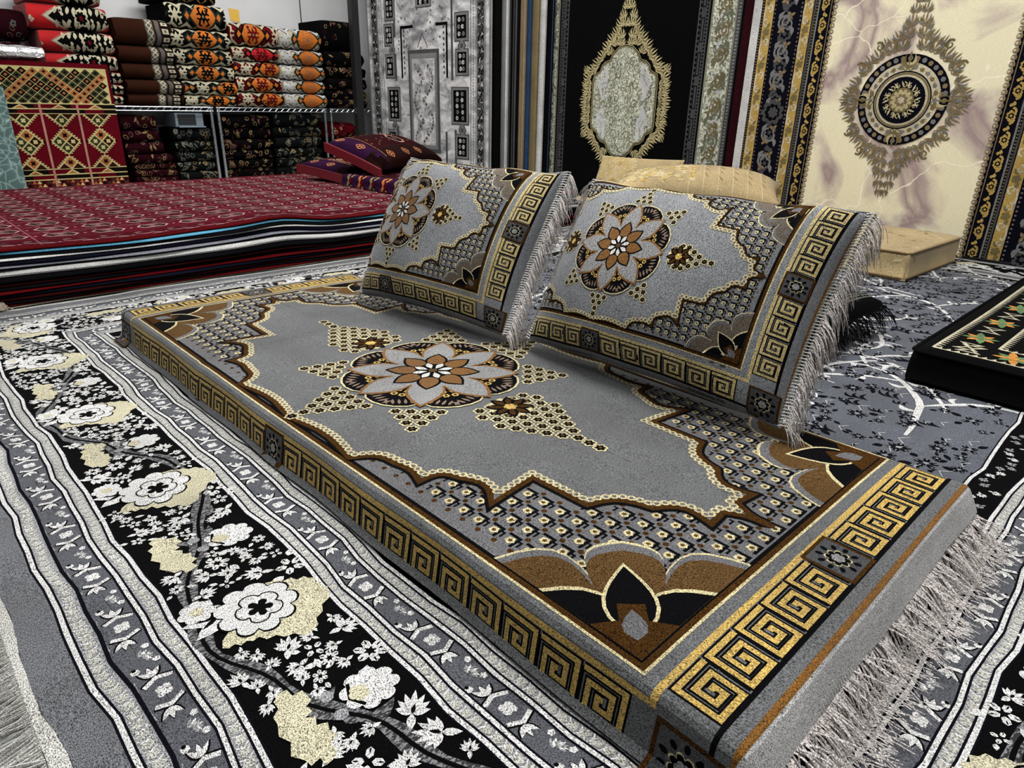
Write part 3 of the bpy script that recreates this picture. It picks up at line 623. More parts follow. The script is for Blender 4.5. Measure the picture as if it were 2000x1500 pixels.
# ---------------------------------------------------------------- slabs: floor mattresses with soft edges
def slab(name, label, cat, x0, x1, y0, y1, z0, z1, mos, side, r=.02, rot=0.0, group=None, piping=None, sagf=0.0):
    cx, cy = (x0+x1)/2, (y0+y1)/2; A, B = (x1-x0)/2, (y1-y0)/2; t = thing(name, (cx, cy, z0), label, cat, group); c, s_ = math.cos(rot), math.sin(rot)
    def fm(x, y, l):
        fx, fy = A-r, B-r; ex = np.maximum(np.abs(x)-fx, 0); ey = np.maximum(np.abs(y)-fy, 0); d = np.sqrt(ex**2+ey**2)+1e-9; ux = np.sign(x)*ex/d; uy = np.sign(y)*ey/d
        arc = r*1.5; th = np.clip(d/arc, 0, 1)*1.5; rest = np.maximum(d-arc, 0); h = r*np.sin(th)+.004*np.sin(PI*np.clip(rest/(z1-z0), 0, 1)); v = r*(1-np.cos(th))+rest
        z = np.maximum(z1-v+.004*np.sin(5*x)*np.sin(6*y)*(d < 1e-6)+sagf*np.sin(7*y+1)*np.sin(5*x), z0+.001); o = .0006*l
        px = np.clip(np.abs(x), 0, fx)*np.sign(x)+ux*(h+o*np.sin(th)); py = np.clip(np.abs(y), 0, fy)*np.sign(y)+uy*(h+o*np.sin(th))
        return np.column_stack([cx+px*c-py*s_, cy+px*s_+py*c, z+o*np.cos(th)])
    H = (z1-z0)+.03; mos.rect(-A-H, -B-H, A+H, B+H, side, 0)
    ax = [A-r+q for q in (0, .008, .016, .024, .03, .05, H+r-.002)]; ay = [B-r+q for q in (0, .008, .016, .024, .03, .05, H+r-.002)]
    ev = []
    for a, b in ((-1, -1), (1, -1), (1, 1), (-1, 1)): px, py = a*A, b*B; ev.append((cx+px*c-py*s_, cy+px*s_+py*c, z0+.001))
    mos.build('cover', fm, t, sorted([-q for q in ax]+ax+list(np.linspace(-A+.05, A-.05, 12))), sorted([-q for q in ay]+ay+list(np.linspace(-B+.05, B-.05, 12))), None, (ev, [(3, 2, 1, 0)], side), True)
    if piping:
        for zz in (z1-.006, z0+.01):
            S = Shell(); pts = [(-A, -B+r), (-A, B-r), (-A+r, B), (A-r, B), (A, B-r), (A, -B+r), (A-r, -B), (-A+r, -B), (-A, -B+r)]
            Q = []
            for (a, b), (d, e) in zip(pts[:-1], pts[1:]):
                for i in range(8): u = i/8; px, py = a+(d-a)*u, b+(e-b)*u; Q.append((cx+px*c-py*s_, cy+px*s_+py*c, zz))
            Q.append(Q[0]); S.tube(Q, .005, 5); S.obj('piping', piping, t, True)
    return t

# black seating mattress at the right edge
m = Mos(); A, B = .85, .335
def star8(m, x, y, r, c1, c2, lay):
    for i in range(8): m.leaf(x, y, i*PI/4+.2, r*(1.25 if i % 4 == 0 else .9), r*.2, c1 if i % 2 else c2, lay)
    m.disc(x, y, r*.3, c2, lay+1, 6)
def zigband(m, x0, y0, x1, y1, k, lay, w=.018, st=.02):
    L = math.hypot(x1-x0, y1-y0); a = math.atan2(y1-y0, x1-x0); m.push(TR(x0, y0, a)); m.rect(0, -w*.15, L, w*.2, k, lay)
    for i in range(int(L/st)): m.poly([(i*st, 0), (i*st+st*.75, 0), (i*st+st*.2, -w)], k, lay)
    m.pop()
for d, q in ((.035, 1), (.155, 1)):
    P = [(-A+d, -B+d), (-A+d, B-d), (A-d, B-d), (A-d, -B+d)]
    for a, b in zip(P, P[1:]+P[:1]): zigband(m, *a, *b, 'bcream', 2)
for side in range(4):
    if side % 2 == 0: x = -A+.095 if side == 0 else A-.095; L = 2*B-.12; P = [(x, -B+.06+L*(i+.5)/6) for i in range(6)]
    else: y = B-.095 if side == 1 else -B+.095; L = 2*A-.12; P = [(-A+.06+L*(i+.5)/14, y) for i in range(14)]
    for i, (x, y) in enumerate(P):
        if i % 2 == (0 if side != 1 else 1): star8(m, x, y, .050, *(('morange', 'mgreen') if i % 4 else ('mgreen', 'morange')), 2)
        else:
            for h in (-1, 1): m.poly([(x, y), (x+h*.035, y-.03), (x+h*.035, y+.03)], 'bcream', 2); m.poly([(x+h*.012, y), (x+h*.028, y-.014), (x+h*.028, y+.014)], 'mblack', 3)
for i in range(10):
    x = -A+.24+i*.14
    for h in (-1, 1): m.poly([(x, h*.0), (x+.05, h*.09), (x-.05, h*.09)], 'bcream', 2); m.poly([(x, h*.03), (x+.03, h*.08), (x-.03, h*.08)], 'kred', 3)
slab('floor_mattress', 'black floor mattress with bright embroidered border, cut off by the right edge', 'mattress', 1.895, 3.60, -.20, .475, .008, .098, m, 'mblack', .018, 0, None, 'mblack')
# beige mattress below the cream hanging rug
m = Mos(); R = random.Random(2)
for _ in range(260): m.leaf(R.uniform(-.34, .34), R.uniform(-1.05, 1.05), R.uniform(0, 6.3), R.uniform(.03, .06), .008, R.choice(('beigel', 'beiged')), 1)
slab('floor_mattress', 'beige brocade floor mattress lying below the cream medallion hanging rug', 'mattress', 3.13, 3.76, .86, 2.90, .008, .128, m, 'beige', .016, -.03, None, 'beiged', .004)
# beige cushions leaning by the wall of rugs
def beige_mos(Wd, Hd, seed, pleat):
    R = random.Random(seed); m = Mos(); m.rect(0, 0, Wd, Hd, 'beige', 0)
    for _ in range(200):
        x = R.uniform(.02, Wd*.48); y = R.uniform(.05, Hd-.03)
        for a in (-.5, 0, .5): m.leaf(x, y, a+R.uniform(0, .8), .04, .006, R.choice(('beigel', 'beigel', 'gold')), 1)
    if pleat:
        for i in range(6):
            for j in range(5): m.leaf(Wd*.5+Wd*.085*i, Hd*(.15+.16*j)+.02*(i % 2), PI/2+.5, .055, .005, 'beiged', 1)
            m.stroke([(Wd*.5+Wd*.085*i-.02, 0), (Wd*.5+Wd*.085*i-.03, Hd*.5), (Wd*.5+Wd*.085*i-.02, Hd)], .004, 'beigel', 1)
    return m
cushion('cushion', 'plump beige pleated cushion lying behind the right grey pillow', 'cushion', 'beige cushions', (2.88, 2.29, .226), (.42, -.76, 0), (.40, .22, .06), .85, .45, .120, 3, beige_mos(.85, .45, 3, True), 'beige', 1, .42, 'beiged')
cushion('cushion', 'flat beige cushion with piped edge tucked behind the plump pleated beige cushion', 'cushion', 'beige cushions', (3.585, 2.98, .150), (0, -1, .02), (.10, 0, .21), .62, .22, .050, 5, beige_mos(.62, .22, 5, False), 'beige', 1, .3, 'beigel')
# black fringed cushion behind the right pillow
m = Mos(); R = random.Random(4); m.rect(0, 0, .56, .62, 'mblack', 0)
for d in (.03, .055, .09): m.stroke([(d, d), (.56-d, d), (.56-d, .62-d), (d, .62-d)], .004, 'bsage', 1, True)
for i in range(60): x, y = R.uniform(.1, .46), R.uniform(.1, .52); m.scal(x, y, .012, 5, R.choice(('bsage', 'dgold', 'rguard')), 1, .4)
for i in range(22):
    for y in (.043, .577): m.poly([(.03+i*.023, y-.008), (.045+i*.023, y), (.03+i*.023, y+.008)], 'drose', 1)
    for x in (.043, .517): m.poly([(x-.008, .03+i*.026), (x, .045+i*.026), (x+.008, .03+i*.026)], 'bsage', 1)
t, pl, e1, up, nr = cushion('cushion', 'black fringed cushion lying on the rug behind the right grey pillow', 'cushion', None, (1.66, 1.235, .085), (0, -1, 0), (1, 0, .02), .56, .62, .075, 9, m, 'mblack', 1, .3)
R = random.Random(5); st = []; dr = []
for i in range(150): st.append(Vector(pl([1.], [(i+.5)/150], 1, 0)[0])); dr.append(Vector((R.gauss(0, .1), -1, -.3)))
fringe('fringe', st, dr, .075, t, 'mblack', .0013, .012, 1.2, 6, 5, .25)

# ---------------------------------------------------------------- pile of carpets at the left
def pile_wave(x):
    return .006*np.sin(1.9*x+.4)+.026*np.exp(-((x-1.27)/.15)**2)+.004*np.sin(7*x+1)-.008*np.exp(-((x-.75)/.25)**2)
LAY = [('pred', 18), ('ecyan', 15), ('eblack', 13), ('ewhite', 12), ('enavy', 20), ('egrey', 13), ('eblack', 8), ('ewhite', 30), ('eblack', 30), ('edred', 13), ('eblack', 18), ('ered', 12), ('enavy', 18), ('edred', 12), ('eblack', 14), ('ered', 10), ('ebeige', 10)]
PNAMES = {'pred': 'deep red gul patterned carpet spread on top of the carpet pile', 'ecyan': 'thin carpet with bright cyan edge just under the red top carpet'}
tot = sum(b for a, b in LAY); PH = .182; ztop = .008+PH; R = random.Random(12); ORD = ['topmost', 'second', 'third', 'fourth', 'fifth', 'sixth', 'seventh', 'eighth', 'ninth', 'tenth', 'eleventh', 'twelfth', 'thirteenth', 'fourteenth', 'fifteenth', 'sixteenth', 'seventeenth', 'eighteenth', 'nineteenth', 'lowest']
CN = dict(pred='red', ecyan='cyan', eblack='black', ewhite='white', enavy='navy', egrey='grey', edred='dark maroon', ered='dark red', ebeige='beige')
PX0, PX1, PY0, PY1 = -.35, 3.12, 2.66, 4.40
for li, (k, th) in enumerate(LAY):
    h = PH*th/tot; z1 = ztop; z0 = ztop-h; ztop = z0; lev0 = max(0, (z0-.008)/PH); lev1 = max(0, (z1-.008)/PH); oy = (0 if li == 0 else R.uniform(-.007, .005)-.0028*li); ox = R.uniform(-.03, .03); rs = R.uniform(0, 6)
    nx, prof = 64, [(1.74, 0), (.6, 0), (.1, 0), (.004, .10), (.0, .4), (.003, .7), (.009, .92), (.018, 1.0), (.1, 1.0), (.35, 1.0), (.8, 1.0), (1.74, 1.0)]
    V = []; F = []
    for i in range(nx+1):
        x = PX0+(PX1-PX0)*i/nx+ox*(1 if i in (0, nx) else 0)
        for q, u in prof:
            w0 = float(pile_wave(x))*lev0**1.2*math.exp(-q/.5); w1 = float(pile_wave(x))*lev1**1.2*math.exp(-q/.5); fray = .005*math.sin(x*5+rs)+.003*math.sin(13*x+rs*2)
            V.append((x, PY0+.035+oy+fray+q, (z0+w0)*(1-u)+(z1+w1)*u-.0004*(1-u)*0))
    n = len(prof)
    for i in range(nx):
        for j in range(n-1): a = i*n+j; F.append((a, a+n, a+n+1, a+1))
        F.append((i*n+n-1, (i+1)*n+n-1, (i+1)*n, i*n))
    F.append(tuple(range(n))); F.append(tuple(nx*n+j for j in range(n))[::-1])
    lab = PNAMES.get(k) or '%s edged carpet, %s layer from the top of the carpet pile' % (CN[k], ORD[li])
    if li: tag(raw('folded_carpet', V, F, [k]), lab, 'carpet', 'carpets in the low pile')
    else:
        t = thing('folded_carpet', ((PX0+PX1)/2, PY0, z0), lab, 'carpet', 'carpets in the low pile'); raw('carpet_body', V, F, ['ered'], None, t)
        m = Mos(); m.rect(PX0+.01, .016, PX1-.01, 1.73, 'pred', 0); RR = random.Random(6)
        for d in (.07, .10): m.rect(PX0+.01, d, PX1-.01, d+.006, 'predd', 1)
        x = PX0+.05
        while x < PX1-.05:
            m.stroke([(x, .06), (x+.03, .045), (x+.06, .055), (x+.085, .03), (x+.05, .028)], .005, 'ppale', 1.5); m.disc(x+.1, .04, .008, 'ppale', 1.5, 5, .004); m.leaf(x, .085, 0, .03, .004, 'ppale', 1.5); m.leaf(x+.05, .085, 0, .03, .004, 'ppink', 1.5); x += .115
        for r in range(11):
            y = .19+r*.142
            x = PX0+.1
            while x < PX1-.12:
                P = [(x-.055, y), (x-.035, y+.035), (x+.035, y+.035), (x+.055, y), (x+.035, y-.035), (x-.035, y-.035)]
                m.poly(P, 'predd', 1); m.stroke(P, .0065, 'ppale', 2, True); m.stroke([(x-.05, y), (x+.05, y)], .004, 'ppink', 2); m.rect(x-.008, y-.010, x+.008, y+.010, 'ppink', 2.5)
                for h in (-1, 1): m.leaf(x-.03, y+h*.018, 0, .06, .004, 'ppale', 2)
                xm = x+.0775
                m.stroke([(xm-.03, y+.072), (xm, y+.095), (xm+.03, y+.072), (xm, y+.05)], .005, 'ppink', 1, True); m.stroke([(xm-.055, y+.072), (xm-.035, y+.072)], .006, 'ppale', 1); m.stroke([(xm+.035, y+.072), (xm+.055, y+.072)], .006, 'ppale', 1)
                m.disc(xm, y, .006, 'ppale', 1, 5); x += .155
            if r % 2: m.rect(PX0+.05, y+.068, PX1-.05, y+.071, 'predd', .7)
        m.rect(.43, .012, .437, 1.4, 'ppink', 1)
        m.build('carpet_face', lambda x, y, l: np.column_stack([x, PY0+.035+y, z1+pile_wave(x)*np.exp(-y/.5)+.0008+.0007*l]), t, np.linspace(PX0, PX1, 60)[1:-1], [.03, .06, .1, .15, .2, .3, .4, .5, .65, .8, 1.0, 1.2])
PT = .19
S = Shell(); R = random.Random(1)
for i in range(14): S.tube([(.275+R.gauss(0, .004), 2.655, .03), (.27+R.gauss(0, .008), 2.64, .024), (.272+R.gauss(0, .012), 2.632, .012)], [.004, .004, .002], 4)
o = S.obj('fringe_tassel', 'ebeige'); tag(o, 'small beige fringe tassel poking out low at the left of the carpet pile', 'tassel')
# cushions on the pile
m = Mos(); A, B = .37, .52
for x0, x1, k in ((-A, A, 'cpurple'),): m.rect(-A-.12, -B-.1, A+.12, B+.1, 'cpurple', .5)
m.rect(-A+.07, -B, A-.07, B, 'cvelvet', 1)
for i in range(9):
    y = -B+.06+i*.115
    for x in (-A-.02, A+.02): m.curl(x, y, 0, .036, .022, 'corange' if i % 2 else 'dgold', 2, 1.0); m.curl(x, y, PI, .036, .022, 'corange' if i % 2 else 'dgold', 2, 1.0, -1); m.disc(x, y, .016, 'kred', 3, 6)
    for q in range(2): m.disc(-A-.075, y+q*.055, .012, 'kcream' if q else 'corange', 2, 5)
m.rect(-A-.1, -B-.1, -A-.092, B+.1, 'corange', 2)
for i in range(30): m.leaf(-A+.1+(i % 5)*.12, -B+.1+(i//5)*.17, .5, .08, .01, 'ppink', 2)
slab('floor_mattress', 'small orange and purple patterned mattress lying on the red carpet pile', 'mattress', 2.14, 2.88, 3.02, 3.70, PT+.004, PT+.068, m, 'cbrown', .03, 0.02)
def vel(Wd, Hd, seed, oct_):
    R = random.Random(seed); m = Mos(); m.rect(0, 0, Wd, Hd, 'cvelvet', 0); m.rect(0, 0, Wd, .13, 'cbrown', 1); m.rect(0, 0, .1, Hd, 'cpurple', 1)
    for x in (.18, .36, .52):
        if x < Wd-.06:
            for a in range(4): m.curl(x+.02*math.cos(a*PI/2+.8), .065+.02*math.sin(a*PI/2+.8), a*PI/2, .018, .008, 'korange', 2)
    for y in (.2, .34):
        if y < Hd-.04:
            for a in range(4): m.curl(.05+.018*math.cos(a*PI/2+.8), y+.018*math.sin(a*PI/2+.8), a*PI/2, .016, .008, 'korange', 2)
    m.rect(.1, .128, Wd, .134, 'kbrown', 2); m.stroke([(.115, .05), (.12, Hd*.6), (.115, Hd-.02)], .004, 'kpink', 2)
    for i in range(2 if oct_ else 0):
        x, y = Wd*.56, Hd*(.52+.32*i); P = [(x+.062*math.cos(PI/8+a*PI/4), y+.062*math.sin(PI/8+a*PI/4)) for a in range(8)]
        m.poly(P, 'kblack', 2); m.stroke(P, .012, 'kpink', 3, True); m.stroke([(x-.02, y), (x+.02, y)], .004, 'kpink', 3); m.stroke([(x, y-.02), (x, y+.02)], .004, 'kpink', 3)
    for i in range(26): x, y = R.uniform(.14, Wd-.04), R.uniform(.16, Hd-.05); m.stroke([(x-.008, y), (x+.008, y)], .003, 'korange', 2); m.stroke([(x, y-.008), (x, y+.008)], .003, 'korange', 2)
    if not oct_:
        for i in range(40): m.curl(R.uniform(.12, Wd-.05), R.uniform(.1, Hd-.05), R.uniform(0, 6), .022, .007, R.choice(('korange', 'dgold', 'kpink')), 2)
    return m
def gusset(t, pl, k):
    S = Shell(); n = 16
    for i in range(n+1): q = i/n; a = pl([0.], [q], 1, 0)[0]; S.v += [tuple(a+np.array([-.022, -.0, .012])), tuple(a+np.array([.0, -.0, .008])), tuple(a+np.array([.004, 0, -.035])), tuple(a+np.array([-.02, .0, -.04]))]
    for i in range(n):
        for j in range(4): S.f.append((i*4+j, i*4+(j+1) % 4, (i+1)*4+(j+1) % 4, (i+1)*4+j))
    S.f += [(3, 2, 1, 0), (n*4, n*4+1, n*4+2, n*4+3)]; S.obj('side_trim', k, t)
t, pl, *_ = cushion('cushion', 'large dark wine red cushion with pale octagons on the carpet pile', 'cushion', 'red cushions on the carpet pile', (2.27, 3.46, .285), (.86, .42, .0), (-.12, .40, .15), .80, .38, .085, 31, vel(.86, .43, 31, True), 'cvelvet', 1, .3); gusset(t, pl, 'ccherry')
t, pl, *_ = cushion('cushion', 'smaller dark red cushion with cherry side lying left of the large one', 'cushion', 'red cushions on the carpet pile', (2.19, 3.70, PT+.040), (.5, .12, .01), (-.05, .47, .05), .50, .42, .055, 33, vel(.50, .46, 33, False), 'cvelvet', 1, .3); gusset(t, pl, 'ccherry')

# ---------------------------------------------------------------- kilim faced mattress and green board at the back left
def kilim():
    t = thing('standing_mattress', (1.22, 5.86, 0), 'tall red kilim patterned mattress standing in front of the wire shelves', 'mattress'); Wd, H = .70, .85
    Shell().box(.87, 1.57, 5.80, 5.93, .001, H).obj('body', 'kred', t)
    m = Mos(); m.rect(0, 0, Wd, H, 'kred', 0); R = random.Random(3)
    m.rect(.015, .59, Wd-.02, .82, 'kcream', 1); n = 11; s_ = Wd/n/1.02
    for i in range(-1, 2*n):
        for j in range(0, 9):
            x, y = .02+i*s_*.5, .605+j*.0265
            if (i+j) % 2 or not (.02 < x < Wd-.03 and .60 < y < .81): continue
            k = 'korange' if (i-j) % 14 == 0 or (i+j) % 16 == 0 else R.choice(('kgreen', 'kgreen', 'kblack')); a, b = s_*.455, .0242
            m.poly([(x-a, y), (x, y-b), (x+a, y), (x, y+b)], k, 2); m.poly([(x-a*.4, y), (x, y-b*.4), (x+a*.4, y), (x, y+b*.4)], 'kblack' if k != 'kblack' else 'korange', 3)
    for z0, z1 in ((.525, .59), (.095, .165)):
        m.rect(0, z0, Wd, z1, 'kblack', 1); m.rect(.2, z0+.035, .34, z1, 'kred', 2); m.rect(.42, z0+.035, .56, z1, 'kred', 2); m.rect(.1, z0, .25, z0+.03, 'kred', 2); m.rect(.5, z0, .62, z0+.03, 'kred', 2)
        for z in (z0, z0+.032, z1): m.rect(0, z-.0035, Wd, z+.0035, 'kcream', 3)
        for x in (.12, .345, .57): m.poly([(x-.045, z0+.036), (x+.045, z0+.036), (x, z1-.004)], 'kcream', 3); m.poly([(x-.03, z0+.038), (x+.03, z0+.038), (x, z1-.014)], 'korange', 4)
    for x in (.232, .457): m.rect(x-.007, .0, x+.007, .59, 'kpink', 3.5)
    for x in (.12, .345, .57):
        for zc, h0, h1 in ((.345, -1, 1), (.525, -1, 0), (.165, 0, 1)):
            P = [(x-.09, zc), (x, zc+.09*h0), (x+.09, zc), (x, zc+.09*h1)]
            m.poly(P, 'kcream', 2)
            for i in range(7):
                u = i/7
                for sx in (-1, 1):
                    for h in (h0, h1):
                        if h: m.rect(x+sx*(.09*(1-u))-.006+sx*.006, zc+h*.09*u-.0035, x+sx*(.09*(1-u))+.006+sx*.006, zc+h*.09*u+.0035, 'kcream', 2)
            for qx, qy, k in ((-.5, 0, 'kgreen'), (.5, 0, 'kbrown'), (0, -.5, 'kgreen'), (0, .5, 'korange')):
                cx, cy = x+qx*.084, zc+qy*.084; e = .036
                if qy == 0 and not (h0 and h1): 
                    h = h0 or h1; m.poly([(cx-e, zc), (cx, zc+h*e), (cx+e, zc)], 'kbrown', 3); continue
                if (qy < 0 and not h0) or (qy > 0 and not h1): continue
                m.poly([(cx-e, cy), (cx, cy-e), (cx+e, cy), (cx, cy+e)], k, 3); m.scal(cx, cy, .016, 4, 'kcream' if k != 'korange' else 'kblack', 4, .5)
    for i in range(24):
        for j in range(4):
            k = ('kblack', 'kgreen', 'korange', 'kcream')[(i+j*(1 if i < 12 else -1)) % 4]; m.poly([(i*.029, .004+j*.022), (i*.029+.029, .004+j*.022), (i*.029+.0145, .026+j*.022)], k, 2)
    m.build('kilim_face', lambda x, y, l: np.column_stack([.87+x, 5.799-.0008*l, y]), t)
kilim()
tag(Shell().box(.25, .90, 5.66, 5.72, .001, .69).obj('marbled_board', 'marble_green'), 'green marbled board standing at the left edge before the kilim mattress', 'board')
S = Shell(); R = random.Random(2); n = 12
for i in range(n+1):
    x = .72+.48*i/n
    for j in range(10): a = 2*PI*j/10; k = .75+.25*math.sin(PI*i/n)**.4; S.v.append((x, 5.865+(.10+R.uniform(-.012, .012))*math.cos(a)*k, .90+(.045+R.uniform(-.008, .008))*math.sin(a)*k))
for i in range(n):
    for j in range(10): S.f.append((i*10+j, i*10+(j+1) % 10, (i+1)*10+(j+1) % 10, (i+1)*10+j))
S.f += [tuple(range(10))[::-1], tuple(n*10+j for j in range(10))]
tag(S.obj('foil_package', 'foil'), 'silver foil wrapped package lying on top of the kilim mattress', 'package')

# ---------------------------------------------------------------- wire shelves
def shelf(x0, x1, label):
    t = thing('wire_shelf', ((x0+x1)/2, 6.25, 0), label, 'shelf', 'chrome wire shelf units'); y0, y1 = 6.02, 6.50; Z = .575
    for x in (x0+.014, x1-.014):
        for y in (y0+.014, y1-.014): S = Shell(); S.tube([(x, y, .0), (x, y, Z+.005)], .013, 8); S.tube([(x, y, Z-.03), (x, y, Z+.004)], .018, 8); S.obj('post', 'metal', t)
    for zz in (Z,):
        D = Shell()
        for y in (y0, y1): 
            D.tube([(x0, y, zz), (x1, y, zz)], .0035, 5); D.tube([(x0, y, zz-.028), (x1, y, zz-.028)], .003, 5); n = int((x1-x0)/.055)
            for i in range(n): a = x0+(x1-x0)*i/n; b = x0+(x1-x0)*(i+.6)/n; D.tube([(a, y, zz-.028), (b, y, zz)], .0022, 4)
        for x in (x0, x1): D.tube([(x, y0, zz), (x, y1, zz)], .005, 5)
        for i in range(1, int((x1-x0)/.03)): D.tube([(x0+.03*i, y0, zz+.004), (x0+.03*i, y1, zz+.004)], .0015, 4)
        D.obj('wire_deck', 'metal', t)
shelf(1.22, 2.355, 'chrome wire shelf unit holding the red and brown blankets'); shelf(2.385, 3.39, 'chrome wire shelf unit under the cream and orange blankets'); shelf(3.425, 4.50, 'chrome wire shelf unit partly behind the black pole')

# ---------------------------------------------------------------- folded blankets
def zig(x0, x1, s, amp, n):
    return [(x0+(x1-x0)*i/n, s+(amp if i % 2 else -amp)) for i in range(n+1)]
def pat_kilim(m, w, La, cols, R, sh):
    base, zz, ov, mo, ac = cols
    for s0, sg in ((La*.33, 1), (-La*.33, -1)):
        m.stroke(zig(-.02, w+.02, s0, La*.10, 9), .036, ac, 1); m.stroke(zig(-.02, w+.02, s0-sg*.004, La*.10, 9), .020, zz, 2)
    def spider(x, c):
        for hx in (-1, 1):
            for hy in (-1, 1): m.stroke([(x, 0), (x+hx*.026, hy*La*.07), (x+hx*.036, hy*La*.20), (x+hx*.016, hy*La*.25)], .014, c, 3); m.stroke([(x+hx*.026, hy*La*.07), (x+hx*.048, hy*La*.04)], .010, c, 3.2)
        m.poly([(x-.018, 0), (x, -La*.20), (x+.018, 0), (x, La*.20)], c, 3.4)
    def oval(x):
        m.leaf(x-.118, 0, 0, .236, La*.45, ac, 2.3, 10, 0, 1); m.leaf(x-.098, 0, 0, .196, La*.38, ov, 2.6, 10, 0, 1); spider(x, mo); m.disc(x, 0, La*.04, 'bsage', 4, 5)
    def dia(x): m.poly([(x-.035, 0), (x, -La*.2), (x+.035, 0), (x, La*.2)], ac, 2); m.poly([(x-.018, 0), (x, -La*.1), (x+.018, 0), (x, La*.1)], ov, 3)
    x = .05+(sh-.25)*.6-.42; i = 0
    seq = [lambda x: spider(x, zz), dia, oval, dia]
    while x < w+.1:
        if x > -.10: seq[i % 4](x)
        x += .088 if i % 4 in (0, 3) else .122; i += 1
def pat_red(m, w, La, R):
    x = w*.66; P = [(x-.24, 0), (x-.07, La*.52), (x+.07, La*.52), (w+.02, La*.12), (w+.02, -La*.12), (x+.07, -La*.52), (x-.07, -La*.52)]
    P2 = [(x-.20, 0), (x-.06, La*.45), (x+.06, La*.45), (w, La*.1), (w, -La*.1), (x+.06, -La*.45), (x-.06, -La*.45)]
    m.poly(P, 'kpink', 1); m.poly([(a*.985+.006, b*.94) for a, b in P], 'kred', 1.5); m.poly([(a*.97+.01, b*.88) for a, b in P], 'bcream', 2); m.poly(P2, 'hblack', 2.5)
    for i in range(9):
        for h in (-1, 1): m.leaf(x-.16+i*.038, h*La*.06, h*PI/2+R.uniform(-.4, .4), La*.26, .012, 'bcream', 3); 
        m.disc(x-.15+i*.036, R.uniform(-.2, .2)*La, .010, 'bcream', 3, 6)
    m.scal(x, 0, .05, 8, 'bcream', 3.5, .3); m.scal(x, 0, .036, 8, 'hblack', 4, .3); m.disc(x, 0, .012, 'kred', 4.5, 6)
    for q in (.07, .16):
        for a in range(4): m.disc(w*.66-.24-q+.01*math.cos(a*1.57), .012*math.sin(a*1.57)-La*.1, .009, 'bcream', 2, 6)
def pat_brown(m, w, La, R):
    a = w-.19; m.rect(a, -La, a+.055, La, 'bgrey', 1)
    for i in range(6):
        for h in (-1, 1): m.stroke([(a+.008, -La*.5+i*La/6), (a+.048, -La*.5+(i+1)*La/6)][::h], .006, 'bcream', 2) if h > 0 else m.stroke([(a+.048, -La*.5+i*La/6), (a+.008, -La*.5+(i+1)*La/6)], .006, 'bcream', 2)
    m.rect(a+.07, -La, a+.10, La, 'bgrey', 1); m.rect(a+.11, -La, w-.01, La, 'kblack', 1)
    for i in range(5): m.rect(a+.115, -La*.42+i*La*.2, w-.03, -La*.42+i*La*.2+La*.12, 'bcream', 2); m.rect(a+.13, -La*.42+i*La*.2+La*.03, w-.045, -La*.42+i*La*.2+La*.09, 'bgrey', 3)
def pat_floral(m, w, La, R, cols):
    for i in range(int(w*70)):
        x, s = R.uniform(.01, w-.01), R.uniform(-.5, .5)*La; k = R.choice(cols)
        if R.random() < .5: m.curl(x, s, R.uniform(0, 6), .020, .006, k, 1)
        elif R.random() < .5: m.scal(x, s, R.uniform(.010, .02), 5, k, 1.5, .4); m.disc(x, s, .006, 'dfloral', 2, 5)
        else: m.leaf(x, s, R.uniform(0, 6), .045, .008, k, 1)
def blanket(x0, x1, z0, z1, base, fn, label, group, seed, yf=6.03, depth=.44, name='folded_blanket', tilt=0.0, cut=True):
    R = random.Random(seed); w = x1-x0; h = z1-z0-.003; rx = min(.085, h*.62); La = h*1.35; D = depth-rx
    m = Mos(); m.rect(0, -La/2-D, w, La/2+D, base, 0); fn(m, w, La, R); ph = R.uniform(0, 6); yo = R.uniform(-.012, .012)
    def fm(x, s, l):
        c = np.clip(s, -La/2, La/2); th = c/(La/2)*PI/2; ov = np.abs(s)-La/2; ov = np.maximum(ov, 0)
        e = np.minimum(x, w-x); rd = 1-.10*np.exp(-e/.025); o = .0009*l
        z = np.sign(np.sin(th))*np.abs(np.sin(th))**.95*(h/2)*rd; y = (rx+o)*(1-np.abs(np.cos(th))**.95)-o
        z = z*(1+o/h*2)
        return np.column_stack([x0+x+.004*np.sin(9*z/h+ph), yf+yo+y+ov, z0+.0015+h/2+z+tilt*(x-w/2)*(0)+.004*np.sin(7*x+ph)*(np.sin(th) > .2)*(tilt+.2)])
    cs = list(np.linspace(-La/2, La/2, 11)); cxs = [.012, .03, .06, w-.06, w-.03, w-.012, w*.35, w*.5, w*.65]
    n = 12; ev = []; ef = []
    for side in (0., w):
        ss = np.linspace(-La/2-D, La/2+D, 2*n+1); q = fm(np.full(len(ss), side), np.concatenate([[-La/2-D], np.linspace(-La/2, La/2, 2*n-1), [La/2+D]]), np.zeros(len(ss))); k = len(ev); ev += [tuple(v) for v in q]; f = tuple(range(k, k+len(q))); ef.append(f if side == 0 else f[::-1])
    o = m.build(name, fm, None, sorted(cxs), cs, (0, w, -La/2-D, La/2+D), (ev, ef, base), True)
    tag(o, label, 'blanket', group); return o
ON = ['topmost', 'second from the top', 'third from the top', 'fourth from the top', 'fifth from the top', 'sixth from the top', 'lowest']
def stack(rows, base, fn, what, group, seed, **kw):
    n = len(rows)
    for i, (a, b, c, d) in enumerate(rows):
        pos = 'lowest' if i == n-1 else ON[i]; f = fn(i) if callable(fn) and fn.__code__.co_argcount == 1 else fn
        blanket(a, b, c, d, base(i) if callable(base) else base, f, '%s, %s of its stack' % (what, pos), group, seed+i, **kw)
zt = .582
def heights(hs, z0=zt): 
    out = []; z = z0
    for h in hs[::-1]: out.append((z, z+h)); z += h
    return out[::-1]
def rows(xs, hs, z0=zt): return [(a, b, c, d) for (a, b), (c, d) in zip(xs, heights(hs, z0))]
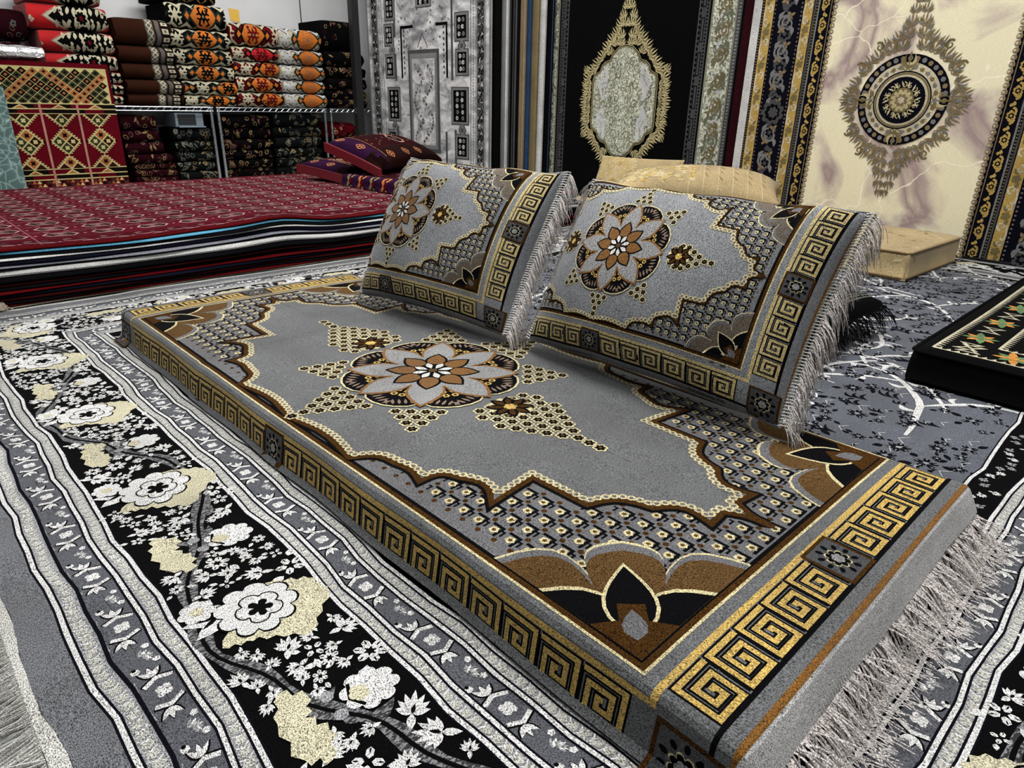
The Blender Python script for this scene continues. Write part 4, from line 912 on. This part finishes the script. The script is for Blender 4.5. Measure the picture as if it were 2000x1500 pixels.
stack(rows([(1.22, 1.67), (1.20, 1.69), (1.24, 1.70), (1.25, 1.70), (1.25, 1.715), (1.25, 1.71), (1.25, 1.695)], [.17, .165, .145, .11, .085, .075, .07]), 'bred', lambda m, w, La, R: pat_red(m, w, La, R), 'bright red blanket with black and white diamond', 'red blankets stack', 100)
stack(rows([(1.725, 2.13), (1.725, 2.14), (1.735, 2.14), (1.74, 2.16), (1.735, 2.14)], [.185, .12, .115, .10, .085]), 'bbrown', pat_brown, 'plain brown blanket with grey lattice end', 'brown blankets stack', 120)
ko = ('kblack', 'bcream', 'borange', 'hblack', 'bgreen'); kr = ('bdred', 'bcream', 'bred', 'kbrown', 'bdred'); kc = ('bcream', 'hwhite', 'borange', 'korange', 'bgreen')
stack(rows([(2.10, 2.555), (2.11, 2.565), (2.12, 2.57), (2.13, 2.575), (2.15, 2.58), (2.15, 2.565)], [.18, .135, .12, .115, .105, .085]), 'hblack', lambda i: (lambda m, w, La, R: pat_kilim(m, w, La, ko, R, [.28, .24, .22, .20, .42, .26][i])), 'black kilim blanket with orange ovals', 'black and orange blankets stack', 140)
stack(rows([(2.575, 2.985), (2.58, 2.97), (2.58, 2.97), (2.59, 2.98), (2.585, 2.985)], [.175, .11, .115, .125, .115]), 'bdred', lambda i: (lambda m, w, La, R: pat_kilim(m, w, La, ('bdred', 'bcream', 'borange' if i != 1 else 'bred', 'bdred', 'kblack'), R, [.14, .24, .34, .18, .30][i])), 'dark red kilim blanket with cream zigzag', 'red kilim blankets stack', 160)
stack(rows([(2.995, 3.39), (2.99, 3.39), (2.99, 3.40), (2.995, 3.395), (2.995, 3.405)], [.165, .12, .12, .11, .115]), 'bcream', lambda i: (lambda m, w, La, R: pat_kilim(m, w, La, kc, R, .26)), 'cream kilim blanket with orange ovals', 'cream kilim blankets stack', 180)
stack(rows([(3.42, 3.80), (3.42, 3.82), (3.42, 3.83), (3.42, 3.83), (3.42, 3.83), (3.42, 3.83)], [.25, .13, .09, .105, .08, .075]), 'dfloral', lambda m, w, La, R: pat_floral(m, w, La, R, ('drose', 'dgold', 'dburg')), 'black rosy floral blanket behind the black pole', 'black floral blankets stack', 200)
# loose blanket thrown over the black and orange stack
m_fn = lambda m, w, La, R: (m.stroke(zig(0, w, La*.2, .03, 8), .02, 'bsage', 1), m.stroke(zig(0, w, -La*.2, .03, 8), .012, 'dgold', 1), pat_floral(m, w, La, R, ('bsage', 'bgrey')))
blanket(2.06, 2.50, heights([.18, .135, .12, .115, .105, .085])[0][1], heights([.18, .135, .12, .115, .105, .085])[0][1]+.12, 'hblack', m_fn, 'black blanket with muted zigzags lying over the black and orange stack', 'black and orange blankets stack', 151)
# dark burgundy bundle at the far left behind the red stack
stack(rows([(1.02, 1.19), (1.02, 1.19), (1.02, 1.19)], [.2, .2, .2], zt), 'dburg', lambda m, w, La, R: pat_floral(m, w, La, R, ('dburg', 'drose', 'bgrey')), 'narrow burgundy blanket left of the red ones', 'burgundy blankets stack', 220, yf=6.10, depth=.36)
S = Shell()
for x in (.98, 1.21): S.box(x-.012, x+.012, 6.1, 6.46, 0, zt)
S.box(.98, 1.21, 6.08, 6.48, zt-.022, zt-.001)
tag(S.obj('side_table', 'pole'), 'dark narrow stand carrying the burgundy blankets at the far left', 'stand')
# lower stacks on the floor under the shelves
dk = lambda *c: (lambda m, w, La, R: pat_floral(m, w, La, R, c))
stack(rows([(1.66, 1.92), (1.66, 1.93), (1.67, 1.95), (1.68, 2.0), (1.70, 2.02), (1.70, 2.02), (1.70, 2.02)], [.10, .095, .09, .07, .05, .05, .05], .004), 'dburg', dk('dgold', 'drose', 'kbrown'), 'dark maroon floral blanket under left wire shelf', 'maroon floral blankets stack', 300, yf=6.08, depth=.36)
stack(rows([(2.04, 2.345), (2.04, 2.345), (2.04, 2.345), (2.04, 2.345), (2.04, 2.345)], [.10, .08, .085, .075, .075], .004), 'dgreen', dk('dgold', 'bsage', 'bgrey'), 'dark green gold leafed blanket by chrome posts', 'dark green blankets stack', 320, yf=6.08, depth=.36)
stack(rows([(2.43, 2.86), (2.43, 2.86), (2.43, 2.86), (2.42, 2.86), (2.42, 2.86), (2.42, 2.86)], [.10, .09, .085, .08, .075, .08], .004), 'dfloral', dk('dgold', 'drose', 'dburg'), 'black brown-flowered blanket under middle shelf', 'brown floral blankets stack', 340, yf=6.08, depth=.36)
stack(rows([(2.89, 3.35), (2.89, 3.35), (2.90, 3.34), (2.90, 3.35), (2.90, 3.35), (2.90, 3.35)], [.12, .09, .09, .085, .075, .08], .004), 'dgreen', dk('bsage', 'dgold', 'bgrey'), 'grey green pale-sprayed blanket under middle shelf', 'grey green blankets stack', 360, yf=6.08, depth=.36)
stack(rows([(3.45, 3.72), (3.45, 3.74), (3.45, 3.74)], [.14, .15, .16], .004), lambda i: 'kred' if i == 0 else 'dfloral', dk('kcream', 'drose', 'dburg'), 'floral blanket behind the red cushions', 'red floral blankets stack', 380, yf=6.08, depth=.36)
t = thing('printer', (2.19, 6.2, .421), 'blue grey office printer on the dark green blankets under the shelf', 'printer')
Shell().box(2.08, 2.30, 6.12, 6.38, .4225, .530).obj('body', 'printer', t); Shell().box(2.10, 2.24, 6.115, 6.121, .44, .52).obj('dark_front', 'glassdark', t); Shell().box(2.085, 2.295, 6.06, 6.12, .4225, .430).obj('paper_tray', 'printer', t)

# ---------------------------------------------------------------- hanging rugs
def hang(name, label, X, Y0, wd, H, m, base, edge, z0=.022, group='hanging rugs on the display rack', amp=.004, fringe_=None):
    t = thing(name, (X, Y0-wd/2, z0), label, 'rug', group); th = .010
    def fm(x, y, l): return np.column_stack([X-.0009*l+amp*np.sin(5*x+.15*y)+amp*.5*np.sin(13*x), Y0-x, z0+y])
    V = []; F = []; n = 24
    for i in range(n+1):
        x = wd*i/n; d = amp*math.sin(5*x)+amp*.5*math.sin(13*x)
        for z, l in ((0, 0), (H, 1)):
            d = amp*math.sin(5*x+.15*z)+amp*.5*math.sin(13*x); V += [(X+.003+d, Y0-x, z0+z), (X+.003+d+th, Y0-x, z0+z)]
    for i in range(n):
        a = i*4; b = a+4; F += [(a, a+2, b+2, b), (a+1, b+1, b+3, a+3), (a, b, b+1, a+1), (a+2, a+3, b+3, b+2)]
    F += [(0, 1, 3, 2), (n*4, n*4+2, n*4+3, n*4+1)]
    raw('rug_back', V, F, [edge], None, t); m.rect(0, 0, wd, H, base, 0)
    m.build('rug_face', fm, t, list(np.linspace(0, wd, 23)[1:-1]), [H*.25, H*.5, H*.75]); return t
def curlcol(m, xc, w, H, st, k, lay, R, k2=None):
    z = .02; i = 0
    while z < H-.02:
        f = 1 if i % 2 else -1; m.curl(xc+f*w*.1, z+st*.4, PI/2*f, w*.40, w*.12, k, lay, 1.15, f); m.leaf(xc-f*w*.4, z, PI/2-f*.5, st*.8, w*.11, k, lay, 4, .2*f)
        for a in range(3): m.leaf(xc+f*w*.2, z+st*.4, a*2.1+i, w*.26, w*.08, k2 or k, lay+.5)
        z += st; i += 1
def flowercol(m, xc, w, H, st, k, kb, lay):
    z = .02; i = 0
    while z < H-.02:
        if i % 3 == 0: m.scal(xc, z, w*.42, 6, k, lay, .35); m.scal(xc, z, w*.25, 6, kb, lay+.5, .35); m.disc(xc, z, w*.12, k, lay+1, 5)
        else:
            f = 1 if i % 3 == 1 else -1; m.curl(xc, z, PI/2*f, w*.36, w*.2, k, lay, 1.0, f, 9); m.disc(xc+f*w*.2, z+st*.3, w*.15, k, lay, 6); m.leaf(xc, z+st*.2, PI/2, st*.6, w*.16, k, lay)
        z += st; i += 1
def dots(m, xc, H, st, r, k, lay, ry=None):
    z = .01
    while z < H: m.disc(xc, z, r, k, lay, 6, ry or r); z += st
VISH = 1.45
def acanth(m, x, y, ang, r, lay, R, ks=('hgold', 'hgoldd', 'hgold'), kb='hblack'):
    m.push(TR(x, y, ang, r)); 
    if kb: m.scal(.1, 0, .85, 7, kb, lay, .35)
    for i, a in enumerate((-1.25, -.75, -.3, .3, .75, 1.25)): m.leaf(-.35, 0, a, 1.05-.15*abs(a), .115, ks[i % len(ks)], lay+1, 4, .25*(1 if a > 0 else -1))
    m.leaf(-.3, 0, 0, 1.15, .10, ks[0], lay+1.5); m.curl(-.3, .45, 1.2, .28, .10, ks[0], lay+1, 1.1, 1, 7); m.curl(-.3, -.45, -1.2, .28, .10, ks[0], lay+1, 1.1, -1, 7); m.pop()
def cream_rug():
    R = random.Random(14); m = Mos(); wd, H = 1.72, 2.45; VH = VISH
    for T in (None, np.array([[-1., 0, wd], [0, 1, 0]])):
        if T is not None: m.push(T)
        m.rect(0, 0, .046, H, 'hwhite', 1); m.rect(.046, 0, .44, H, 'hnavy', 1); m.rect(.062, 0, .117, H, 'hyel', 2); m.rect(.283, 0, .333, H, 'hyel', 2)
        for x in (.089, .308):
            z = .02; i = 0
            while z < VH:
                if i % 2: m.curl(x-.004, z, PI/2, .020, .010, 'hcream', 3, 1.0, 1, 8); m.curl(x+.004, z+.035, -PI/2, .020, .010, 'hcream', 3, 1.0, 1, 8); m.stroke([(x-.018, z-.03), (x-.022, z+.02), (x-.016, z+.06)], .008, 'hcream', 3)
                else: m.scal(x, z+.02, .02, 5, 'hgoldd', 3, .3); m.leaf(x, z-.02, PI/2+.6, .03, .008, 'hgoldd', 3); m.leaf(x, z+.04, PI/2-.6, .03, .008, 'hgoldd', 3)
                z += .082; i += 1
        dots(m, .054, VH, .014, .004, 'hbrown', 2); dots(m, .125, VH, .02, .004, 'hmauve', 2); dots(m, .272, VH, .02, .005, 'hmauve', 2)
        curlcol(m, .198, .10, VH, .07, 'hmid', 2, R, 'hbrown'); flowercol(m, .198, .10, VH, .055, 'hgrey', 'hnavy', 1.6)
        for z in (.62, 1.9): m.scal(.198, z, .068, 9, 'hgrey', 4, .25); m.scal(.198, z, .045, 9, 'hblack', 4.5, .2); m.scal(.202, z, .030, 7, 'hgrey', 5, .3)
        m.rect(.338, 0, .347, H, 'hgrey', 2); m.rect(.358, 0, .366, H, 'hmid', 2); dots(m, .352, VH, .014, .004, 'hgoldd', 2)
        flowercol(m, .396, .05, VH, .034, 'hyel', 'hnavy', 2); m.rect(.424, 0, .428, H, 'hbrown', 3)
        z = 0
        while z < VH: m.disc(.446, z, .013, 'hbrown', 2, 7); m.disc(.450, z, .006, 'hcream', 3, 6); z += .028
        if T is not None: m.pop()
    cx, cz = .857, .69; m.push(TR(cx, cz))
    for fx in (-1, 1):
        for fz in (-1, 1):
            m.push(np.array([[fx, 0, 0], [0, fz, 0.]]))
            for x, y, a, r in [(.10, .235, 1.2, .05), (.155, .20, .9, .048), (.205, .145, .7, .05), (.24, .08, .4, .045), (.235, .02, .1, .05), (.27, .035, .5, .04), (.05, .25, 1.5, .05), (.04, .30, 1.4, .05), (.08, .28, 1.0, .04), (.03, .35, 1.5, .042), (.05, .33, 1.1, .03), (.025, .40, 1.5, .036), (.012, .44, 1.57, .03), (.28, .0, .0, .035), (.19, .18, .8, .04), (.13, .255, 1.1, .035)]: acanth(m, x, y, a, r, 2, R, ('hbrown', 'hgoldd', 'hmid'), None)
            m.curl(.17, .255, .8, .022, .009, 'hgoldd', 3); m.curl(.245, .16, .4, .022, .009, 'hgoldd', 3); m.pop()
    m.disc(0, 0, .205, 'hnavy', 4, 40)
    for i in range(36): a = 2*PI*i/36; m.disc(.186*math.cos(a), .186*math.sin(a), .012, 'hmid' if i % 2 else 'hbrown', 5, 6)
    for i in range(4): acanth(m, .17*math.cos(i*PI/2), .17*math.sin(i*PI/2), i*PI/2, .06, 5, R, ('hgoldd', 'hbrown', 'hgold'), None)
    m.disc(0, 0, .168, 'hcream', 6, 40)
    for i in range(28): a = 2*PI*i/28; m.disc(.148*math.cos(a), .148*math.sin(a), .010, 'hgoldd' if i % 2 else 'hmid', 7, 6); m.leaf(.140*math.cos(a), .140*math.sin(a), a+1, .02, .004, 'hbrown', 7)
    m.stroke([(.128*math.cos(a), .128*math.sin(a)) for a in np.linspace(0, 2*PI, 41)[:-1]], .006, 'hnavy', 7, True); m.stroke([(.119*math.cos(a), .119*math.sin(a)) for a in np.linspace(0, 2*PI, 41)[:-1]], .008, 'hgoldd', 7, True)
    m.disc(0, 0, .105, 'hnavy', 8, 32)
    for i in range(16):
        a = 2*PI*i/16; m.curl(.083*math.cos(a), .083*math.sin(a), a, .014, .005, 'hgold', 9, 1.0, 1 if i % 2 else -1, 7); m.leaf(.06*math.cos(a), .06*math.sin(a), a+.5, .03, .004, 'hcream', 9)
    m.disc(0, 0, .057, 'hgoldd', 9, 16); m.scal(0, 0, .05, 12, 'hgold', 10, .3); m.scal(0, 0, .03, 8, 'hbrown', 11, .3); m.scal(0, 0, .016, 6, 'hcream', 12, .3); m.pop()
    hang('hanging_rug', 'cream marbled hanging rug with round brown and navy medallion', 3.85, 2.14, wd, H, m, 'hfield', 'hwhite')
cream_rug()
def black_rug():
    R = random.Random(15); m = Mos(); wd, H = 1.78, 2.45; VH = VISH
    for T in (None, np.array([[-1., 0, wd], [0, 1, 0]])):
        if T is not None: m.push(T)
        m.rect(0, 0, .07, H, 'hblack', 1); m.rect(.10, 0, .26, H, 'hborder', 1); m.rect(.26, 0, .272, H, 'hsage', 1.5); m.rect(.098, 0, .108, H, 'hsage', 1.5); m.rect(.285, 0, .36, H, 'hgrey', 1)
        curlcol(m, .18, .12, VH, .085, 'hgreen', 2, R, 'hwhite'); curlcol(m, .18, .09, VH, .07, 'hgoldd', 2.6, R, 'hsage')
        dots(m, .30, VH, .02, .006, 'hblack', 2); dots(m, .345, VH, .03, .007, 'hblack', 2, .012)
        for i in range(12): m.stroke([(.315, .06+i*.19), (.335, .06+i*.19), (.335, .19+i*.19), (.315, .19+i*.19)], .005, 'hblack', 2, True)
        if T is not None: m.pop()
    cx, cz = .895, .655; m.push(TR(cx, cz))
    q = [(0, .345), (.05, .335), (.095, .30), (.12, .255), (.165, .245), (.19, .225), (.20, .19), (.255, .165), (.262, .14), (.262, 0)]
    out = q[:-1]+[(x, -y) for x, y in q[::-1]][:-1]+[(-x, -y) for x, y in q][:-1]+[(-x, y) for x, y in q[::-1]][:-1]
    m.poly(offset(out, .024), 'hgold', 6); m.poly(offset(out, .019), 'hblack', 6.5); m.poly(offset(out, .010), 'hgold', 7); m.poly(offset(out, .005), 'hblack', 7.5); m.poly(out, 'hpanel', 8)
    for fx in (-1, 1):
        for fz in (-1, 1):
            m.push(np.array([[fx, 0, 0], [0, fz, 0.]]))
            for x, y, a, r in [(.02, .60, 1.57, .045), (.045, .545, 1.3, .045), (.025, .50, 1.6, .05), (.07, .49, .8, .05), (.10, .44, .8, .05), (.05, .43, 1.4, .05), (.135, .40, .7, .055), (.09, .385, 1.3, .05), (.175, .355, .6, .055), (.14, .33, 1.2, .045), (.04, .385, 1.5, .045), (.215, .30, .6, .055), (.255, .255, .5, .055), (.30, .215, .5, .055), (.335, .165, .5, .055), (.325, .11, .1, .055), (.355, .12, .4, .04), (.325, .05, 0, .055), (.35, .075, .3, .04), (.325, .0, 0, .05), (.36, .02, 0, .045), (.27, .215, .4, .04), (.345, .215, .9, .04), (.012, .64, 1.57, .035)]: acanth(m, x, y, a, r, 3, R)
            for x, y, a in [(.19, .18, 2.4), (.21, .12, 2.0), (.15, .215, 2.7)]:
                for i in range(4): m.disc(x+.02*i*math.cos(a+2), y+.03*i*math.sin(a+2)*.8-.01*i, .018, 'hwhite', 9, 7, .024)
            curl = [(.08, .28), (.03, .2), (.1, .14), (.17, .08), (.06, .06), (.13, .0), (.2, .03)]
            for x, y in curl: m.curl(x, y, R.uniform(0, 6), .03, .006, R.choice(('hsage', 'hgoldd', 'hgreen')), 9)
            m.stroke([(.0, .30), (.05, .27), (.09, .2), (.16, .17), (.2, .1), (.2, 0)], .004, 'hsage', 9); m.pop()
    m.pop()
    hang('hanging_rug', 'black hanging rug with tall gold framed silver medallion', 4.04, 4.03, wd, H, m, 'hblack', 'hblack')
black_rug()
def grey_rug():
    R = random.Random(16); m = Mos(); wd, H = 1.70, 2.45; VH = 1.6; Y0 = 5.98
    X = lambda y: (6.06-y)*wd/1.79
    for T in (None, np.array([[-1., 0, wd], [0, 1, 0]])):
        if T is not None: m.push(T)
        m.rect(.0, 0, .02, H, 'hmid', 1); m.rect(.075, 0, .165, H, 'hgrey', 1); curlcol(m, .12, .08, VH, .06, 'hmid', 2, R, 'hwhite'); curlcol(m, .12, .07, VH, .075, 'hblack', 2.5, R); m.rect(.172, 0, .178, H, 'hgrey', 1); m.rect(.235, 0, .241, H, 'hgrey', 1); dots(m, .206, VH, .022, .007, 'hmid', 1)
        m.rect(.06, 0, .066, H, 'hgrey', 1)
        if T is not None: m.pop()
    def box(y0, z1, y1, z0):
        a, b = X(y0), X(y1); m.rect(a-.035, z0-.03, b+.035, z1+.03, 'hgrey', 2); m.rect(a-.026, z0-.022, b+.026, z1+.022, 'hmid', 2.5); m.rect(a-.006, z0-.006, b+.006, z1+.006, 'hblack', 3)
        n = max(3, int((z1-z0)/.04))
        for i in range(n):
            for j in range(2): x = a+(b-a)*(.28+.44*j); z = z0+(z1-z0)*(i+.5)/n; m.scal(x+R.gauss(0, .004), z, .018, 5, 'hmid' if (i+j) % 2 else 'hwhite', 4, .35); m.disc(x, z, .006, 'hblack', 4.5, 5)
    for b in [(5.72, 1.44, 5.62, 1.31), (5.74, 1.23, 5.65, 1.11), (5.74, .99, 5.65, .85), (5.72, .72, 5.58, .49), (4.69, 1.26, 4.58, 1.11), (4.68, 1.0, 4.58, .86), (4.74, .72, 4.58, .49), (4.69, .36, 4.58, .22), (5.74, .36, 5.65, .22), (5.22, 1.45, 5.07, 1.38)]: box(*b)
    for y in (5.65, 4.63):
        x = X(y)
        for z in (1.05, .42): m.poly([(x-.05, z), (x, z-.075), (x+.05, z), (x, z+.075)], 'hgrey', 2); m.poly([(x-.038, z), (x, z-.057), (x+.038, z), (x, z+.057)], 'hmid', 2.5); m.scal(x, z, .02, 4, 'hgrey', 3, .4)
    for a in ([(5.31, 1.22), (5.50, 1.22), (5.50, .82)], [(4.98, 1.22), (4.83, 1.22), (4.83, .82)]):
        m.stroke([(X(y), z) for y, z in a], .022, 'hblack', 2)
        for i in range(9): m.scal(X(a[1][0])+(.04 if a[0][0] > 5.2 else -.04), .86+i*.042, .012, 4, 'hgrey', 2, .5)
    x0, x1 = X(5.37), X(4.97); m.rect(x0-.03, .22, x1+.03, 1.04, 'hgrey', 2); m.rect(x0, .25, x1, 1.01, 'hmid', 2.4); m.rect(x0+.03, .28, x1-.03, .97, 'hmottle', 3)
    for i in range(46):
        f = -1 if i % 2 else 1; z = .31+.63*(i/46); q = abs(math.sin(i*1.7))*.13; xm = (x0+x1)/2
        m.scal(xm+f*q, z, .014, 5, R.choice(('hgrey', 'hmid', 'hmid')), 4, .4); m.curl(xm+f*q*.6, z, R.uniform(0, 6), .018, .004, 'hgrey', 4, 1.0, 1, 6)
    for y, z0, z1 in ((5.60, .8, 1.02), (5.6, 1.15, 1.3), (4.76, .8, 1.6), (5.6, .2, .42), (4.85, .12, .4), (4.72, .08, .42)): m.rect(X(y)-.012, z0, X(y)+.012, z1, 'hgrey', 2)
    for i in range(70): x, z = R.uniform(X(5.55), X(4.8)), R.uniform(1.05, 1.40); m.scal(x, z, .010, 4, R.choice(('hgrey', 'hmid', 'hwhite')), 1.2, .5)
    m.stroke([((x0+x1)/2-.07, 1.06), ((x0+x1)/2, 1.16), ((x0+x1)/2+.07, 1.06)], .008, 'hgrey', 2)
    for f in (-1, 1): m.stroke([((x0+x1)/2+f*.01, 1.45), ((x0+x1)/2+f*.3, 1.45)], .012, 'hgrey', 2)
    hang('hanging_rug', 'silver grey distressed hanging rug with dark boxes beside the black pole', 3.84, Y0, wd, H, m, 'hmottle', 'hwhite')
grey_rug()
def plain_rug(i, X, Yr, k, edge, label, wid, Yl, stripes=()):
    m = Mos(); wd = Yl-Yr
    for a, b, kk in stripes: m.rect(wd-a, 0, wd-b, 2.45, kk, 1)
    return hang('hanging_rug', label, X, Yl, wd, 2.45, m, k, edge, .022, "hanging rugs on the display rack", .002), m
for i, (Yr, k, e, lab, st) in enumerate([
 (4.20, 'hblack', 'hblack', 'black hanging rug edge just right of the silver grey rug', ()), (4.135, 'hmid', 'hwhite', 'pale grey hanging rug edge, second strip right of the silver grey rug', ((.02, .0, 'hwhite'),)),
 (4.035, 'hgrey', 'hblack', 'black and grey speckled hanging rug edge before the beige strip', ((.085, .06, 'hblack'), (.05, .04, 'hblack'), (.02, .0, 'hblack'))), (3.985, 'hbeige', 'hbeige', 'beige dotted hanging rug edge beside the blue one', ((.03, .02, 'hgoldd'),)),
 (3.945, 'hblue', 'hblue', 'blue hanging rug edge between beige and brown rug edges', ()), (3.885, 'hbrown', 'hgoldd', 'olive brown hanging rug edge between the blue and white ones', ((.05, .02, 'hgoldd'),)),
 (3.835, 'hwhite', 'hwhite', 'bright white hanging rug edge nearest the black medallion rug', ()), (3.775, 'hblack', 'hnavy', 'navy black hanging rug edge overlapping the black medallion rug', ((.008, .0, 'hblue'),))]):
    plain_rug(i, 3.864+.018*i, Yr, k, e, lab, 0, 5.90-.01*i, st)
plain_rug(0, 3.872, .50, 'hdred', 'hdred', 'dark wine red hanging rug peeking out left of the cream one', 0, 2.205)
m = Mos(); z = .01
m.rect(0, 0, .03, 2.45, 'hgrey', 1)
while z < VISH: m.disc(.015, z, .009, 'hmid', 2, 6, .006); z += .018
hang('hanging_rug', 'black hanging rug with grey braided edge left of the wine red one', 3.893, 2.262, 1.75, 2.45, m, 'hblack', 'hblack', .022, "hanging rugs on the display rack", .002)
t = thing('display_rack', (3.95, 3.2, 2.5), 'rack rail carrying the hanging rugs above the frame', 'rack')
S = Shell(); S.tube([(3.95, .2, 2.56), (3.95, 6.1, 2.56)], .02, 8); S.obj('rail', 'pole', t)
for y in (.25, 3.1, 6.05): S = Shell(); S.tube([(3.95, y, 2.56), (3.95, y, 2.955)], .015, 6); S.obj('bracket', 'pole', t)
for y in np.arange(.6, 6.0, .3): S = Shell(); S.box(3.835, 4.07, y-.01, y+.01, 2.455, 2.545); S.obj('clamp_arm', 'pole', t)
